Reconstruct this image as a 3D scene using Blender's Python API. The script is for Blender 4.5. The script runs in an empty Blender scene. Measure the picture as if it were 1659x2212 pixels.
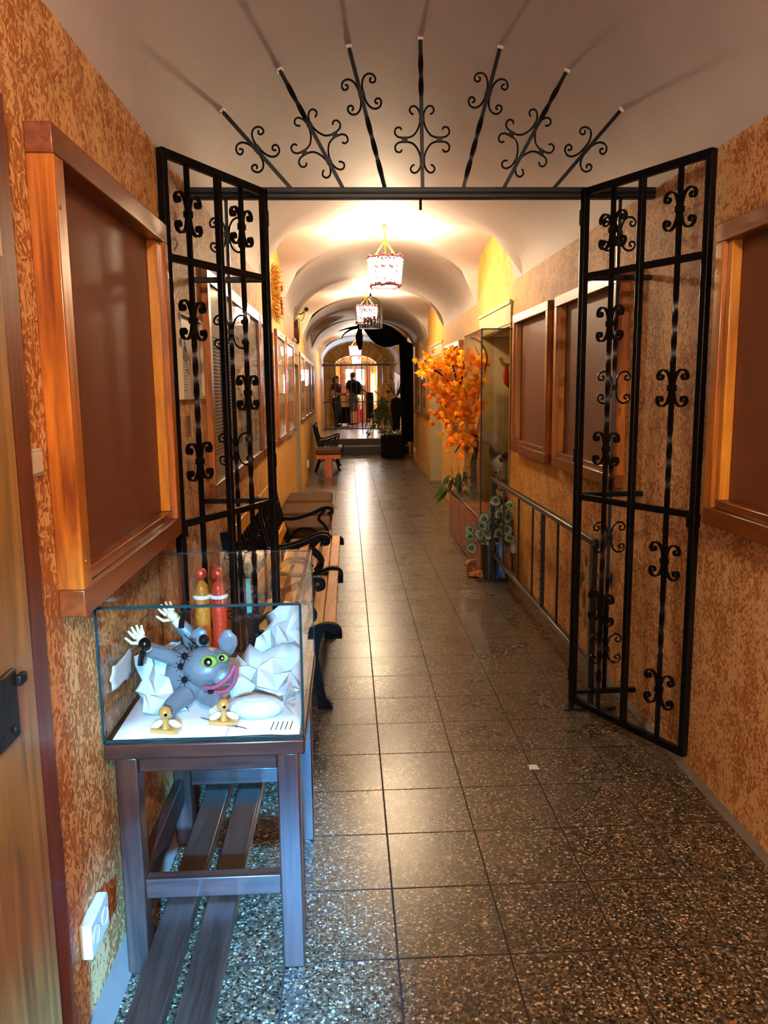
import bpy, bmesh, math, random
from mathutils import Vector, Matrix, Quaternion
random.seed(7)
PI = math.pi
V = Vector
COL = bpy.context.scene.collection
scn = bpy.context.scene

# ------------------------------------------------------------------ materials
def lin(h):
    h = h.lstrip('#')
    out = []
    for i in (0, 2, 4):
        c = int(h[i:i+2], 16) / 255
        out.append(c / 12.92 if c <= .04045 else ((c + .055) / 1.055) ** 2.4)
    return (*out, 1)

def base_mat(name, color='#888888', rough=.5, metal=0., spec=.5, coat=0.):
    m = bpy.data.materials.new(name); m.use_nodes = True
    b = m.node_tree.nodes['Principled BSDF']
    b.inputs['Base Color'].default_value = lin(color)
    b.inputs['Roughness'].default_value = rough
    b.inputs['Metallic'].default_value = metal
    b.inputs['Specular IOR Level'].default_value = spec
    b.inputs['Coat Weight'].default_value = coat
    b.inputs['Coat Roughness'].default_value = .12
    return m, m.node_tree, b

def coords(nt, scale=(1, 1, 1), loc=(0, 0, 0)):
    tc = nt.nodes.new('ShaderNodeTexCoord'); mp = nt.nodes.new('ShaderNodeMapping')
    mp.inputs['Scale'].default_value = scale; mp.inputs['Location'].default_value = loc
    nt.links.new(tc.outputs['Object'], mp.inputs['Vector'])
    return mp.outputs['Vector']

def noise(nt, vec, scale, detail=3, dist=0., rough=.55):
    n = nt.nodes.new('ShaderNodeTexNoise')
    n.inputs['Scale'].default_value = scale; n.inputs['Detail'].default_value = detail
    n.inputs['Distortion'].default_value = dist; n.inputs['Roughness'].default_value = rough
    if vec is not None: nt.links.new(vec, n.inputs['Vector'])
    return n.outputs['Fac']

def ramp(nt, fac, stops):
    r = nt.nodes.new('ShaderNodeValToRGB'); e = r.color_ramp.elements
    while len(e) < len(stops): e.new(.5)
    for el, (p, c) in zip(e, stops):
        el.position = p; el.color = lin(c) if isinstance(c, str) else (c, c, c, 1)
    nt.links.new(fac, r.inputs['Fac'])
    return r.outputs['Color']

def mixc(nt, fac, a, b, mode='MIX'):
    m = nt.nodes.new('ShaderNodeMix'); m.data_type = 'RGBA'; m.blend_type = mode
    for sock, v in ((m.inputs[0], fac), (m.inputs[6], a), (m.inputs[7], b)):
        if isinstance(v, (int, float)): sock.default_value = v if sock.type == 'VALUE' else (v, v, v, 1)
        elif isinstance(v, str): sock.default_value = lin(v)
        else: nt.links.new(v, sock)
    return m.outputs[2]

def bump(nt, b, h, strength=.3, dist=.01):
    n = nt.nodes.new('ShaderNodeBump')
    n.inputs['Strength'].default_value = strength; n.inputs['Distance'].default_value = dist
    nt.links.new(h, n.inputs['Height']); nt.links.new(n.outputs['Normal'], b.inputs['Normal'])

def math_n(nt, op, a, b=None, c=None):
    m = nt.nodes.new('ShaderNodeMath'); m.operation = op
    for s, v in zip(m.inputs, (a, b, c)):
        if v is None: continue
        if isinstance(v, (int, float)): s.default_value = v
        else: nt.links.new(v, s)
    return m.outputs[0]

def plain(name, color, rough=.5, metal=0., spec=.5, var=.12, scale=20, coat=0., bmp=0.):
    m, nt, b = base_mat(name, color, rough, metal, spec, coat)
    v = coords(nt)
    f = noise(nt, v, scale, 3)
    c = lin(color)
    dk = nt.nodes.new('ShaderNodeMix'); dk.data_type = 'RGBA'
    dk.inputs[6].default_value = tuple(x * (1 - var) for x in c[:3]) + (1,)
    dk.inputs[7].default_value = tuple(min(1, x * (1 + var)) for x in c[:3]) + (1,)
    nt.links.new(f, dk.inputs[0]); nt.links.new(dk.outputs[2], b.inputs['Base Color'])
    if bmp: bump(nt, b, f, bmp, .005)
    return m

def wood(name, dark, light, axis='z', rough=.32, coat=.3, scale=1., spec=.5):
    m, nt, b = base_mat(name, light, rough, 0, spec, coat)
    s = {'x': (.9, 14, 14), 'y': (14, .9, 14), 'z': (14, 14, .9)}[axis]
    v = coords(nt, tuple(k * scale for k in s))
    f1 = noise(nt, v, 2.2, 5, 1.2)
    f2 = noise(nt, coords(nt, tuple(k * scale * 5 for k in s)), 2.0, 2)
    big = noise(nt, coords(nt), 3.5, 2)
    f = math_n(nt, 'ADD', math_n(nt, 'MULTIPLY', f1, .55), math_n(nt, 'ADD', math_n(nt, 'MULTIPLY', f2, .2), math_n(nt, 'MULTIPLY', big, .3)))
    nt.links.new(ramp(nt, f, [(.38, dark), (.66, light)]), b.inputs['Base Color'])
    bump(nt, b, f, .06, .003)
    return m

def emit(name, color, strength):
    m = bpy.data.materials.new(name); m.use_nodes = True
    nt = m.node_tree; nt.nodes.clear()
    e = nt.nodes.new('ShaderNodeEmission'); o = nt.nodes.new('ShaderNodeOutputMaterial')
    e.inputs['Color'].default_value = lin(color); e.inputs['Strength'].default_value = strength
    nt.links.new(e.outputs[0], o.inputs[0])
    return m

def glass(name, tint='#ffffff', refl=1., rough=.0):
    m = bpy.data.materials.new(name); m.use_nodes = True
    nt = m.node_tree; nt.nodes.clear()
    o = nt.nodes.new('ShaderNodeOutputMaterial'); mx = nt.nodes.new('ShaderNodeMixShader')
    t = nt.nodes.new('ShaderNodeBsdfTransparent'); g = nt.nodes.new('ShaderNodeBsdfGlossy')
    lw = nt.nodes.new('ShaderNodeLayerWeight'); lw.inputs['Blend'].default_value = .5
    fr = math_n(nt, 'ADD', .022, math_n(nt, 'MULTIPLY', math_n(nt, 'POWER', lw.outputs['Facing'], 5.), .5))
    t.inputs['Color'].default_value = lin(tint); g.inputs['Roughness'].default_value = rough
    nt.links.new(math_n(nt, 'MULTIPLY', fr, refl), mx.inputs[0])
    nt.links.new(t.outputs[0], mx.inputs[1]); nt.links.new(g.outputs[0], mx.inputs[2])
    nt.links.new(mx.outputs[0], o.inputs[0])
    return m

def stucco():
    m, nt, b = base_mat('orange_stucco', '#b5763c', .62, 0, .35)
    v = coords(nt, (1, 1, .75))
    w = noise(nt, v, 48, 3, 1.7, .6)
    big = noise(nt, coords(nt), 2.3, 3)
    mid = noise(nt, coords(nt, (1, 1, .7)), 7, 3, .5)
    tex = math_n(nt, 'ADD', w, math_n(nt, 'MULTIPLY', math_n(nt, 'SUBTRACT', mid, .5), .45))
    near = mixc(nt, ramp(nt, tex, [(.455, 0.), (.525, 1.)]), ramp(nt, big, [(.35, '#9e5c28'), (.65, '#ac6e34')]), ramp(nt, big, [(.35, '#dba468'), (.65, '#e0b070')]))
    far = mixc(nt, ramp(nt, tex, [(.40, 0.), (.62, 1.)]), '#c48f3c', '#dcb060')  # golden lamplight tint painted into the wall colour farther along
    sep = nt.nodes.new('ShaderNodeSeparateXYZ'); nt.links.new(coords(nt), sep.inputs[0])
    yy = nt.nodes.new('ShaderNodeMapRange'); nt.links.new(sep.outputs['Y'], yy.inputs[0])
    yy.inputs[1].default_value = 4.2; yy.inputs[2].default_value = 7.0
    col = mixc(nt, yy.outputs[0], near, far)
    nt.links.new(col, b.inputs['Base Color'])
    h = mixc(nt, yy.outputs[0], ramp(nt, tex, [(.44, 0.), (.54, 1.)]), mixc(nt, .5, ramp(nt, tex, [(.3, .5), (.7, .6)]), .5))
    bump(nt, b, h, .55, .004)
    return m

def terrazzo():
    m, nt, b = base_mat('terrazzo_tile', '#7d7263', .2, 0, .5)
    v = coords(nt)
    vor = nt.nodes.new('ShaderNodeTexVoronoi'); vor.inputs['Scale'].default_value = 145
    vor.inputs['Randomness'].default_value = 1
    nv = nt.nodes.new('ShaderNodeTexNoise'); nv.inputs['Scale'].default_value = 60
    nt.links.new(v, nv.inputs['Vector'])
    add = nt.nodes.new('ShaderNodeVectorMath'); add.operation = 'MULTIPLY_ADD'
    add.inputs[1].default_value = (.012, .012, .012)
    nt.links.new(nv.outputs['Color'], add.inputs[0]); nt.links.new(v, add.inputs[2])
    nt.links.new(add.outputs[0], vor.inputs['Vector'])
    sc = nt.nodes.new('ShaderNodeSeparateColor'); nt.links.new(vor.outputs['Color'], sc.inputs[0])
    r = nt.nodes.new('ShaderNodeValToRGB'); r.color_ramp.interpolation = 'CONSTANT'
    stops = [(0, '#080604'), (.24, '#261f16'), (.42, '#4b3e2d'), (.60, '#6c5c47'), (.78, '#8d7c64'), (.91, '#c0b092'), (.97, '#9a6a30')]
    e = r.color_ramp.elements
    while len(e) < len(stops): e.new(.5)
    for el, (p, c) in zip(e, stops): el.position = p; el.color = lin(c)
    nt.links.new(sc.outputs[0], r.inputs[0])
    mat_ = mixc(nt, ramp(nt, vor.outputs['Distance'], [(.35, 0.), (.75, 1.)]), r.outputs[0], '#463a2a')
    # grout from the 30 cm grid
    sep = nt.nodes.new('ShaderNodeSeparateXYZ'); nt.links.new(v, sep.inputs[0])
    ds = []
    for ax, off in (('X', .108), ('Y', .098)):
        u = math_n(nt, 'DIVIDE', math_n(nt, 'SUBTRACT', sep.outputs[ax], off), .30)
        fr = math_n(nt, 'ABSOLUTE', math_n(nt, 'SUBTRACT', math_n(nt, 'FRACT', math_n(nt, 'ADD', u, .5)), .5))
        ds.append(fr)
    d = math_n(nt, 'MINIMUM', ds[0], ds[1])
    g = ramp(nt, d, [(.0065, 0.), (.011, 1.)])
    # tone varies from tile to tile
    fl = nt.nodes.new('ShaderNodeVectorMath'); fl.operation = 'FLOOR'
    sub = nt.nodes.new('ShaderNodeVectorMath'); sub.operation = 'MULTIPLY_ADD'
    sub.inputs[1].default_value = (1 / .3, 1 / .3, 0); sub.inputs[2].default_value = (-.36, -.327, 0)
    nt.links.new(v, sub.inputs[0]); nt.links.new(sub.outputs[0], fl.inputs[0])
    wn = nt.nodes.new('ShaderNodeTexWhiteNoise'); nt.links.new(fl.outputs[0], wn.inputs['Vector'])
    tone = ramp(nt, wn.outputs['Value'], [(0, .86), (1, 1.)])
    body = mixc(nt, 1., mat_, tone, 'MULTIPLY')
    nt.links.new(mixc(nt, g, '#1c1712', body), b.inputs['Base Color'])
    worn = noise(nt, v, 3., 4)
    nt.links.new(mixc(nt, g, .85, ramp(nt, worn, [(.3, .26), (.7, .30)])), b.inputs['Roughness'])
    hh = math_n(nt, 'MULTIPLY', g, .5)
    bump(nt, b, hh, .08, .003)
    return m

M = {}
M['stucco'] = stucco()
M['terrazzo'] = terrazzo()
def plaster():
    m, nt, b = base_mat('vault_plaster', '#c9b3a0', .6, 0, .3)
    f = noise(nt, coords(nt, (1, 1, 1)), 2.2, 4)
    nt.links.new(ramp(nt, f, [(.3, '#beb4b0'), (.7, '#cac0bc')]), b.inputs['Base Color'])
    bump(nt, b, math_n(nt, 'ADD', noise(nt, coords(nt, (1, 3, 1)), 3, 3), math_n(nt, 'MULTIPLY', noise(nt, coords(nt), 70, 2), .08)), .12, .012)
    return m
M['plaster'] = plaster()
M['stone'] = plain('door_stone', '#a69873', .75, var=.22, scale=6, bmp=.3)
M['lintel'] = plain('painted_lintel', '#c2ad84', .6, var=.1, scale=4)
M['concrete'] = plain('concrete_skirting', '#6a5e52', .7, var=.2, scale=15, bmp=.2)
M['wood_z'] = wood('varnished_pine_upright', '#6a2f0c', '#c0701f', 'z')
M['wood_y'] = wood('varnished_pine_rail', '#54230c', '#8a4518', 'y')
M['wood_x'] = wood('varnished_pine_cross', '#54230c', '#93501c', 'x')
M['inner_z'] = wood('honey_pine_upright', '#9a5812', '#d08a24', 'z')
M['door_z'] = wood('old_door_plank', '#664821', '#a67a3c', 'z', .45, .1, .7)
M['door_red'] = wood('door_edge', '#4a200e', '#7c3d1c', 'z', .45, .1)
M['table_x'] = wood('walnut_stain_cross', '#1e0e09', '#46281f', 'x', .35, .2)
M['table_y'] = wood('walnut_stain_rail', '#1e0e09', '#46281f', 'y', .35, .2)
M['table_z'] = wood('walnut_stain_leg', '#1e0f0a', '#482a20', 'z', .35, .2)
M['plank'] = wood('dark_plank', '#1b130f', '#3c2a20', 'y', .3, .2)
M['bench_y'] = wood('yellow_bench_slat', '#b06c0e', '#e6a636', 'y', .4, .05, 1., .3)
M['ott_wood'] = wood('orange_beech', '#a04d12', '#c4691f', 'z', .35, .2)
M['slat_z'] = wood('reddish_slat', '#6a2f12', '#a85c28', 'z', .4, .1)
M['board'] = plain('brown_felt_board', '#6d3a22', .55, var=.06, scale=4)
M['iron'] = plain('black_iron', '#060608', .36, .0, .25, var=.2, scale=60, bmp=.05)
M['castiron'] = plain('cast_iron', '#070709', .6, .0, .12, var=.3, scale=50, bmp=.1)
M['rail_iron'] = plain('brown_black_rail', '#241a12', .28, .0, .6, var=.2)
M['white_plastic'] = plain('white_plastic', '#c4bfb0', .35, var=.03)
M['cream'] = plain('cream_socket_face', '#d7c6a2', .35, var=.04)
M['dark'] = plain('dark_hole', '#0a0908', .6, var=.1)
M['lock'] = plain('rusted_lock', '#1c1712', .5, .5, var=.4, scale=30, bmp=.3)
M['paper'] = plain('white_paper', '#dcdcd8', .8, var=.04, scale=9)
M['paper2'] = plain('tissue_paper', '#b9bcb9', .7, var=.06, scale=12, bmp=.2)
M['paper_beige'] = plain('old_paper', '#b9a57a', .7, var=.2, scale=8)
M['ink'] = plain('print_ink', '#5b544c', .7, var=.1)
M['photo_ink'] = plain('sepia_print', '#a48a5c', .6, var=.35, scale=30)
M['poster'] = plain('poster_paper', '#d6d0c4', .45, var=.04, scale=2)
M['map_paper'] = plain('map_paper', '#b7b2a2', .35, var=.15, scale=12)
M['glass'] = glass('clear_glass')
M['glass_edge'] = plain('green_glass_edge', '#0c3238', .1, var=.1)
M['pane'] = glass('picture_glass', '#fafafa', .8)
M['clear_thin'] = glass('showcase_glass', '#f2f0e8', 1.)
M['cushion'] = plain('brown_upholstery', '#4f3416', .85, spec=.2, var=.12, scale=120, bmp=.1)
M['clay'] = plain('grey_blue_clay', '#5f666c', .4, var=.3, scale=22, bmp=.6)
M['clay_lt'] = plain('ivory_clay', '#c9b896', .35, var=.15, scale=12)
M['clay_pink'] = plain('pink_clay', '#8a4058', .4, var=.15)
M['clay_green'] = plain('green_clay', '#7f9a3c', .35, var=.15)
M['gloss_black'] = plain('gloss_black', '#08080c', .12, var=.1)
M['varn_ball'] = plain('varnished_ball', '#b98440', .2, var=.15, coat=.5)
M['white_gloss'] = plain('white_gloss', '#e8e6e0', .15, var=.02)
M['scale_red'] = plain('red_scaled_skin', '#b03018', .3, var=.4, scale=90, bmp=.4)
M['scale_orange'] = plain('orange_scaled_skin', '#b06a1c', .3, var=.4, scale=90, bmp=.4)
M['teal'] = plain('teal_cloth', '#1d7c78', .5, var=.1)
def beads():
    m, nt, b = base_mat('crystal_bead_shade', '#e8b6c8', .15)
    v = nt.nodes.new('ShaderNodeTexVoronoi'); v.inputs['Scale'].default_value = 60
    nt.links.new(coords(nt, (1, 1, .6)), v.inputs['Vector'])
    col = ramp(nt, v.outputs['Distance'], [(.1, '#fff6ee'), (.45, '#f2cfd8'), (.65, '#b868a0')])
    nt.links.new(col, b.inputs['Base Color'])
    nt.links.new(col, b.inputs['Emission Color']); b.inputs['Emission Strength'].default_value = 1.3
    return m
M['beads'] = beads()
M['bead_rim'] = plain('pink_bead_rim', '#8c4a52', .25, var=.6, scale=110, bmp=.5)
M['gold'] = plain('gilt_chain', '#b07a2c', .3, .7, var=.2)
M['bulb'] = emit('lit_bulb', '#fff0d8', 60)
M['straw'] = plain('dried_straw', '#b98a34', .7, var=.3, scale=25)
M['red_flower'] = plain('red_dried_flower', '#b03c14', .6, var=.2)
M['maple'] = plain('orange_leaf', '#ee7404', .6, spec=.15, var=.3, scale=9)
M['maple_y'] = plain('golden_leaf', '#f8a016', .6, spec=.15, var=.2, scale=9)
M['bark'] = plain('dark_bark', '#2a1a10', .8, var=.3, scale=30, bmp=.4)
M['green'] = plain('deep_green_leaf', '#2c4a1a', .35, var=.3)
def varieg():
    m, nt, b = base_mat('variegated_leaf', '#6d8a74', .45)
    uv = nt.nodes.new('ShaderNodeUVMap')
    sep = nt.nodes.new('ShaderNodeSeparateXYZ'); nt.links.new(uv.outputs[0], sep.inputs[0])
    f = math_n(nt, 'ADD', sep.outputs[0], math_n(nt, 'MULTIPLY', math_n(nt, 'SUBTRACT', noise(nt, coords(nt), 60, 2), .5), .5))
    nt.links.new(ramp(nt, f, [(.15, '#2a3d20'), (.5, '#3a5030'), (.62, '#a3b096'), (.74, '#6f8a6c'), (1., '#3b5238')]), b.inputs['Base Color'])
    return m
M['varieg'] = varieg()
M['blue_enamel'] = plain('blue_enamel', '#4470b0', .35, var=.15, scale=10)
M['dark_pot'] = plain('dark_pot', '#262019', .5, var=.2)
def rockmat():
    m, nt, b = base_mat('ochre_rock', '#a8763a', .8)
    f = noise(nt, coords(nt), 14, 5)
    nt.links.new(ramp(nt, f, [(.35, '#4c3420'), (.5, '#a2611c'), (.65, '#c9a878')]), b.inputs['Base Color'])
    bump(nt, b, f, .5, .02)
    return m
M['rock'] = rockmat()
M['donkey'] = plain('grey_painted_hide', '#5a5650', .5, var=.3, scale=16, bmp=.1)
M['donkey_lt'] = plain('pale_muzzle', '#a89f90', .5, var=.15, scale=16)
M['mane'] = plain('brown_mane', '#2a1c12', .7, var=.3, bmp=.3)
M['red'] = plain('red_shell', '#b8281a', .35, var=.2)
M['terracotta'] = plain('orange_clay', '#b5601e', .5, var=.2, scale=6)
M['black_cloth'] = plain('black_cloth', '#100d0b', .85, spec=.15, var=.2)
def netmat():
    m = bpy.data.materials.new('burlap_net'); m.use_nodes = True
    nt = m.node_tree; b = nt.nodes['Principled BSDF']; o = nt.nodes['Material Output']
    b.inputs['Base Color'].default_value = lin('#a8843e'); b.inputs['Roughness'].default_value = .9
    uv = nt.nodes.new('ShaderNodeUVMap'); sep = nt.nodes.new('ShaderNodeSeparateXYZ'); nt.links.new(uv.outputs[0], sep.inputs[0])
    fs = []
    for k in (0, 1):
        f = math_n(nt, 'ABSOLUTE', math_n(nt, 'SUBTRACT', math_n(nt, 'FRACT', math_n(nt, 'MULTIPLY', sep.outputs[k], 34)), .5))
        fs.append(math_n(nt, 'LESS_THAN', f, .2))
    a = math_n(nt, 'MAXIMUM', fs[0], fs[1])
    nt.links.new(a, b.inputs['Alpha'])
    return m
M['net'] = netmat()
M['skin'] = plain('skin', '#b97a58', .5, var=.06)
M['hair'] = plain('brown_hair', '#2c1c12', .6, var=.2)
M['navy'] = plain('navy_cotton', '#0c1020', .85, spec=.2, var=.15)
M['blue_strap'] = plain('blue_strap', '#1d3f8c', .6, var=.1)
M['grey_cloth'] = plain('grey_cotton', '#4a4742', .85, var=.1)
M['jeans'] = plain('dark_denim', '#1c1a18', .85, var=.15)
M['maroon'] = plain('maroon_cotton', '#451018', .8, var=.15)
M['pinkleg'] = plain('pink_leggings', '#b02a44', .7, var=.1)
M['shoe'] = plain('dark_shoe', '#15110e', .5, var=.2)
M['daylight'] = emit('daylit_pane', '#e6f2ff', 9)
M['doorwood'] = wood('brown_entrance_door', '#5a3218', '#935a2c', 'z', .4, .1)
M['tile_plat'] = plain('platform_tile', '#8d7c66', .25, var=.15, scale=8)
M['step'] = plain('dark_step', '#241d15', .5, var=.2)
M['clockface'] = plain('clock_face', '#cfc3ac', .4, var=.05)

# ------------------------------------------------------------------ mesh helpers
class MB:
    def __init__(s): s.v = []; s.f = []; s.uv = {}
    def add(s, vs, fs):
        n = len(s.v); s.v += [tuple(p) for p in vs]; s.f += [tuple(i + n for i in f) for f in fs]
    def box(s, a, b):
        (x0, y0, z0), (x1, y1, z1) = a, b
        s.add([(x0, y0, z0), (x1, y0, z0), (x1, y1, z0), (x0, y1, z0), (x0, y0, z1), (x1, y0, z1), (x1, y1, z1), (x0, y1, z1)],
              [(0, 3, 2, 1), (4, 5, 6, 7), (0, 1, 5, 4), (1, 2, 6, 5), (2, 3, 7, 6), (3, 0, 4, 7)])
        return s
    def obox(s, c, ux, uy, uz):
        c = V(c); ux, uy, uz = V(ux), V(uy), V(uz)
        s.add([c - ux - uy - uz, c + ux - uy - uz, c + ux + uy - uz, c - ux + uy - uz, c - ux - uy + uz, c + ux - uy + uz, c + ux + uy + uz, c - ux + uy + uz],
              [(0, 3, 2, 1), (4, 5, 6, 7), (0, 1, 5, 4), (1, 2, 6, 5), (2, 3, 7, 6), (3, 0, 4, 7)])
        return s
    def beam(s, p, q, w, h, up=(0, 0, 1)):
        p, q = V(p), V(q); d = q - p; L = d.length; d.normalize()
        u = V(up); u = u - d * u.dot(d)
        if u.length < 1e-4: u = V((1, 0, 0)) - d * d.x
        u.normalize(); r = d.cross(u)
        return s.obox((p + q) / 2, r * w / 2, d * L / 2, u * h / 2)
    def sweep(s, path, section, up=None, twist=None, closed=False, scale=None):
        P = [V(p) for p in path]; n = len(P); k = len(section)
        prev = None; rings = []
        for i in range(n):
            t = (P[(i + 1) % n] - P[i - 1]) if closed else (P[min(i + 1, n - 1)] - P[max(i - 1, 0)])
            if t.length < 1e-9: t = V((0, 0, 1))
            t.normalize()
            if up is not None: u = V(up) - t * V(up).dot(t)
            elif prev is None:
                u = V((0, 0, 1)) if abs(t.z) < .9 else V((1, 0, 0)); u = u - t * u.dot(t)
            else: u = prev - t * prev.dot(t)
            if u.length < 1e-6: u = V((1, 0, 0)) - t * t.x
            u.normalize(); prev = u; w = t.cross(u)
            a = twist[i] if twist else 0.; c, sn = math.cos(a), math.sin(a)
            sc = scale[i] if scale else 1.
            rings.append([P[i] + (u * (y * c + x * sn) + w * (x * c - y * sn)) * sc for x, y in section])
        base = len(s.v)
        for r in rings: s.v += [tuple(p) for p in r]
        m = n if closed else n - 1
        for i in range(m):
            for j in range(k):
                a = base + i * k + j; b = base + i * k + (j + 1) % k
                c = base + ((i + 1) % n) * k + (j + 1) % k; d = base + ((i + 1) % n) * k + j
                s.f.append((a, d, c, b))
        if not closed:
            s.f.append(tuple(base + j for j in range(k))); s.f.append(tuple(base + (n - 1) * k + j for j in reversed(range(k))))
        return s
    def tube(s, path, r, seg=8, closed=False, scale=None, up=None):
        return s.sweep(path, [(r * math.cos(2 * PI * i / seg), r * math.sin(2 * PI * i / seg)) for i in range(seg)], up, None, closed, scale)
    def rect(s, path, w, h, up, twist=None):
        return s.sweep(path, [(-w / 2, -h / 2), (w / 2, -h / 2), (w / 2, h / 2), (-w / 2, h / 2)], up, twist)
    def lathe(s, prof, c=(0, 0, 0), seg=20, axis=(0, 0, 1)):
        q = V((0, 0, 1)).rotation_difference(V(axis)); c = V(c); base = len(s.v); n = len(prof)
        for r, z in prof:
            for i in range(seg):
                a = 2 * PI * i / seg
                s.v.append(tuple(c + q @ V((r * math.cos(a), r * math.sin(a), z))))
        for i in range(n - 1):
            for j in range(seg):
                s.f.append((base + i * seg + j, base + i * seg + (j + 1) % seg, base + (i + 1) * seg + (j + 1) % seg, base + (i + 1) * seg + j))
        s.f.append(tuple(base + j for j in reversed(range(seg)))); s.f.append(tuple(base + (n - 1) * seg + j for j in range(seg)))
        return s
    def ball(s, c, r, seg=14, rings=8, sc=(1, 1, 1), rot=None):
        base = len(s.v); c = V(c)
        for i in range(rings + 1):
            th = PI * i / rings
            for j in range(seg):
                ph = 2 * PI * j / seg
                p = V((math.sin(th) * math.cos(ph) * sc[0], math.sin(th) * math.sin(ph) * sc[1], math.cos(th) * sc[2])) * r
                if rot is not None: p = rot @ p
                s.v.append(tuple(c + p))
        for i in range(rings):
            for j in range(seg):
                a, b = base + i * seg + j, base + i * seg + (j + 1) % seg
                s.f.append((a, b, b + seg, a + seg)) if False else s.f.append((a, a + seg, b + seg, b))
        return s
    def lumpy(s, amp, fq=40):
        out = []
        for p in s.v:
            x, y, z = p; a = math.sin(x * fq + 1.3 * math.sin(y * fq * .7)) + math.sin(y * fq * 1.1 + z * fq * .6) + math.sin(z * fq * 1.3 - x * fq * .5)
            out.append((x + amp * math.sin(a * 1.7 + y * fq), y + amp * math.cos(a * 1.3 + z * fq), z + amp * math.sin(a + x * fq)))
        s.v = out; return s
    def build(s, name, mat, parent=None, smooth=30, bevel=0., origin=None):
        me = bpy.data.meshes.new(name)
        off = V(origin) if origin is not None else V((0, 0, 0))
        if parent is not None and origin is None: off = V(parent.get('_o', (0, 0, 0)))
        me.from_pydata([tuple(V(p) - off) for p in s.v], [], s.f); me.update()
        bm = bmesh.new(); bm.from_mesh(me)
        bmesh.ops.remove_doubles(bm, verts=bm.verts, dist=1e-6)
        bmesh.ops.recalc_face_normals(bm, faces=bm.faces)
        bm.to_mesh(me); bm.free()
        if smooth:
            me.polygons.foreach_set('use_smooth', [True] * len(me.polygons))
            me.set_sharp_from_angle(angle=math.radians(smooth))
        o = bpy.data.objects.new(name, me); COL.objects.link(o)
        me.materials.append(M[mat] if isinstance(mat, str) else mat)
        if parent is not None: o.parent = parent
        elif origin is not None: o.location = origin
        if bevel:
            b = o.modifiers.new('bevel', 'BEVEL'); b.width = bevel; b.segments = 2; b.limit_method = 'ANGLE'
        return o

def thing(name, label, cat, loc=(0, 0, 0), group=None):
    o = bpy.data.objects.new(name, None); COL.objects.link(o)
    o.location = loc; o['_o'] = tuple(loc); o.empty_display_size = .1
    o['label'] = label; o['category'] = cat
    if group: o['group'] = group
    return o
def sub(parent_obj):           # let a part act as a parent whose children share the thing's origin
    if parent_obj.parent is not None: parent_obj['_o'] = tuple(parent_obj.parent['_o'])
    return parent_obj
def tag(o, label, cat, group=None, kind=None):
    if label: o['label'] = label
    if cat: o['category'] = cat
    if group: o['group'] = group
    if kind: o['kind'] = kind
    return o
def structure(o): o['kind'] = 'structure'; return o
def copy_tree(o, parent=None):
    c = o.copy(); COL.objects.link(c); c.parent = parent
    for ch in [x for x in bpy.data.objects if x.parent == o]: copy_tree(ch, c)
    return c
def catmull(pts, n=6):
    P = [V(p) for p in pts]; out = []
    for i in range(len(P) - 1):
        a, b, c, d = P[max(i - 1, 0)], P[i], P[i + 1], P[min(i + 2, len(P) - 1)]
        for k in range(n):
            t = k / n
            out.append(.5 * ((2 * b) + (c - a) * t + (2 * a - 5 * b + 4 * c - d) * t * t + (3 * b - a - 3 * c + d) * t ** 3))
    out.append(P[-1]); return out

# ------------------------------------------------------------------ camera
f_px, pit, yaw, roll = 1711.4669, 0.154360675, 0.0442520368, -0.0115938122
cy, sy, cp, sp = math.cos(yaw), math.sin(yaw), math.cos(pit), math.sin(pit)
r0 = V((cy, -sy, 0)); fw = V((sy * cp, cy * cp, -sp)); u0 = r0.cross(fw)
rt = r0 * math.cos(roll) + u0 * math.sin(roll); up = -r0 * math.sin(roll) + u0 * math.cos(roll)
cam = bpy.data.cameras.new('camera'); co = bpy.data.objects.new('camera', cam); COL.objects.link(co)
mw = Matrix.Identity(4)
for i in range(3): mw[i][0] = rt[i]; mw[i][1] = up[i]; mw[i][2] = -fw[i]
mw[0][3], mw[1][3], mw[2][3] = 0, 0, 1.5
co.matrix_world = mw
cam.sensor_fit = 'VERTICAL'; cam.sensor_height = 24; cam.sensor_width = 18; cam.lens = 24 * f_px / 2212
cam.clip_start = .02; cam.clip_end = 100
scn.camera = co

# ------------------------------------------------------------------ room shell
SPR, RISE = 2.32, .58
def lerp(a, b, t): return a + (b - a) * max(0, min(1, t))
def XR(y): return lerp(1.31, 1.40, (y - 9) / 7)
def XL(y): return lerp(-.63, -.70, (y - 8) / 6)
BAYS = [('R', 6.28, 8.03), ('L', 6.28, 8.03), ('R', 11.1, 13.5), ('L', 10.4, 12.6), ('R', 16.6, 18.6), ('L', 14.3, 16.3), ('R', 19.3, 21.5), ('L', 19.1, 21.3)]
def lun(d, y, a, b):
    u = (y - (a + b) / 2) / ((b - a) / 2)
    if abs(u) > 1: return -1
    return SPR + .30 + .20 * math.sqrt(max(0, 1 - u * u)) + .066 * d
def zc(x, y):
    xl, xr = XL(y), XR(y); c = (xl + xr) / 2; hw = (xr - xl) / 2
    u = min(1, abs((x - c) / hw))
    z = SPR + RISE * math.sqrt(max(0, 1 - u * u))
    for s, a, b in BAYS:
        z = max(z, lun((xr - x) if s == 'R' else (x - xl), y, a, b))
    return z
Y0, Y1 = -2.4, 25.0
ys = set()
y = Y0
while y < Y1: ys.add(round(y, 4)); y += .3
ys.add(Y1)
for s, a, b in BAYS:
    for e in (a, b): ys.add(e - .0008); ys.add(e + .0008)
    n = 60
    for i in range(1, n): ys.add(round((a + b) / 2 + (b - a) / 2 * math.cos(PI * i / n), 4))
ys = sorted(ys)
NL, NB = 22, 64
def barrel(d, hw): return SPR + RISE * math.sqrt(max(0, 1 - ((hw - d) / hw) ** 2))
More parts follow.
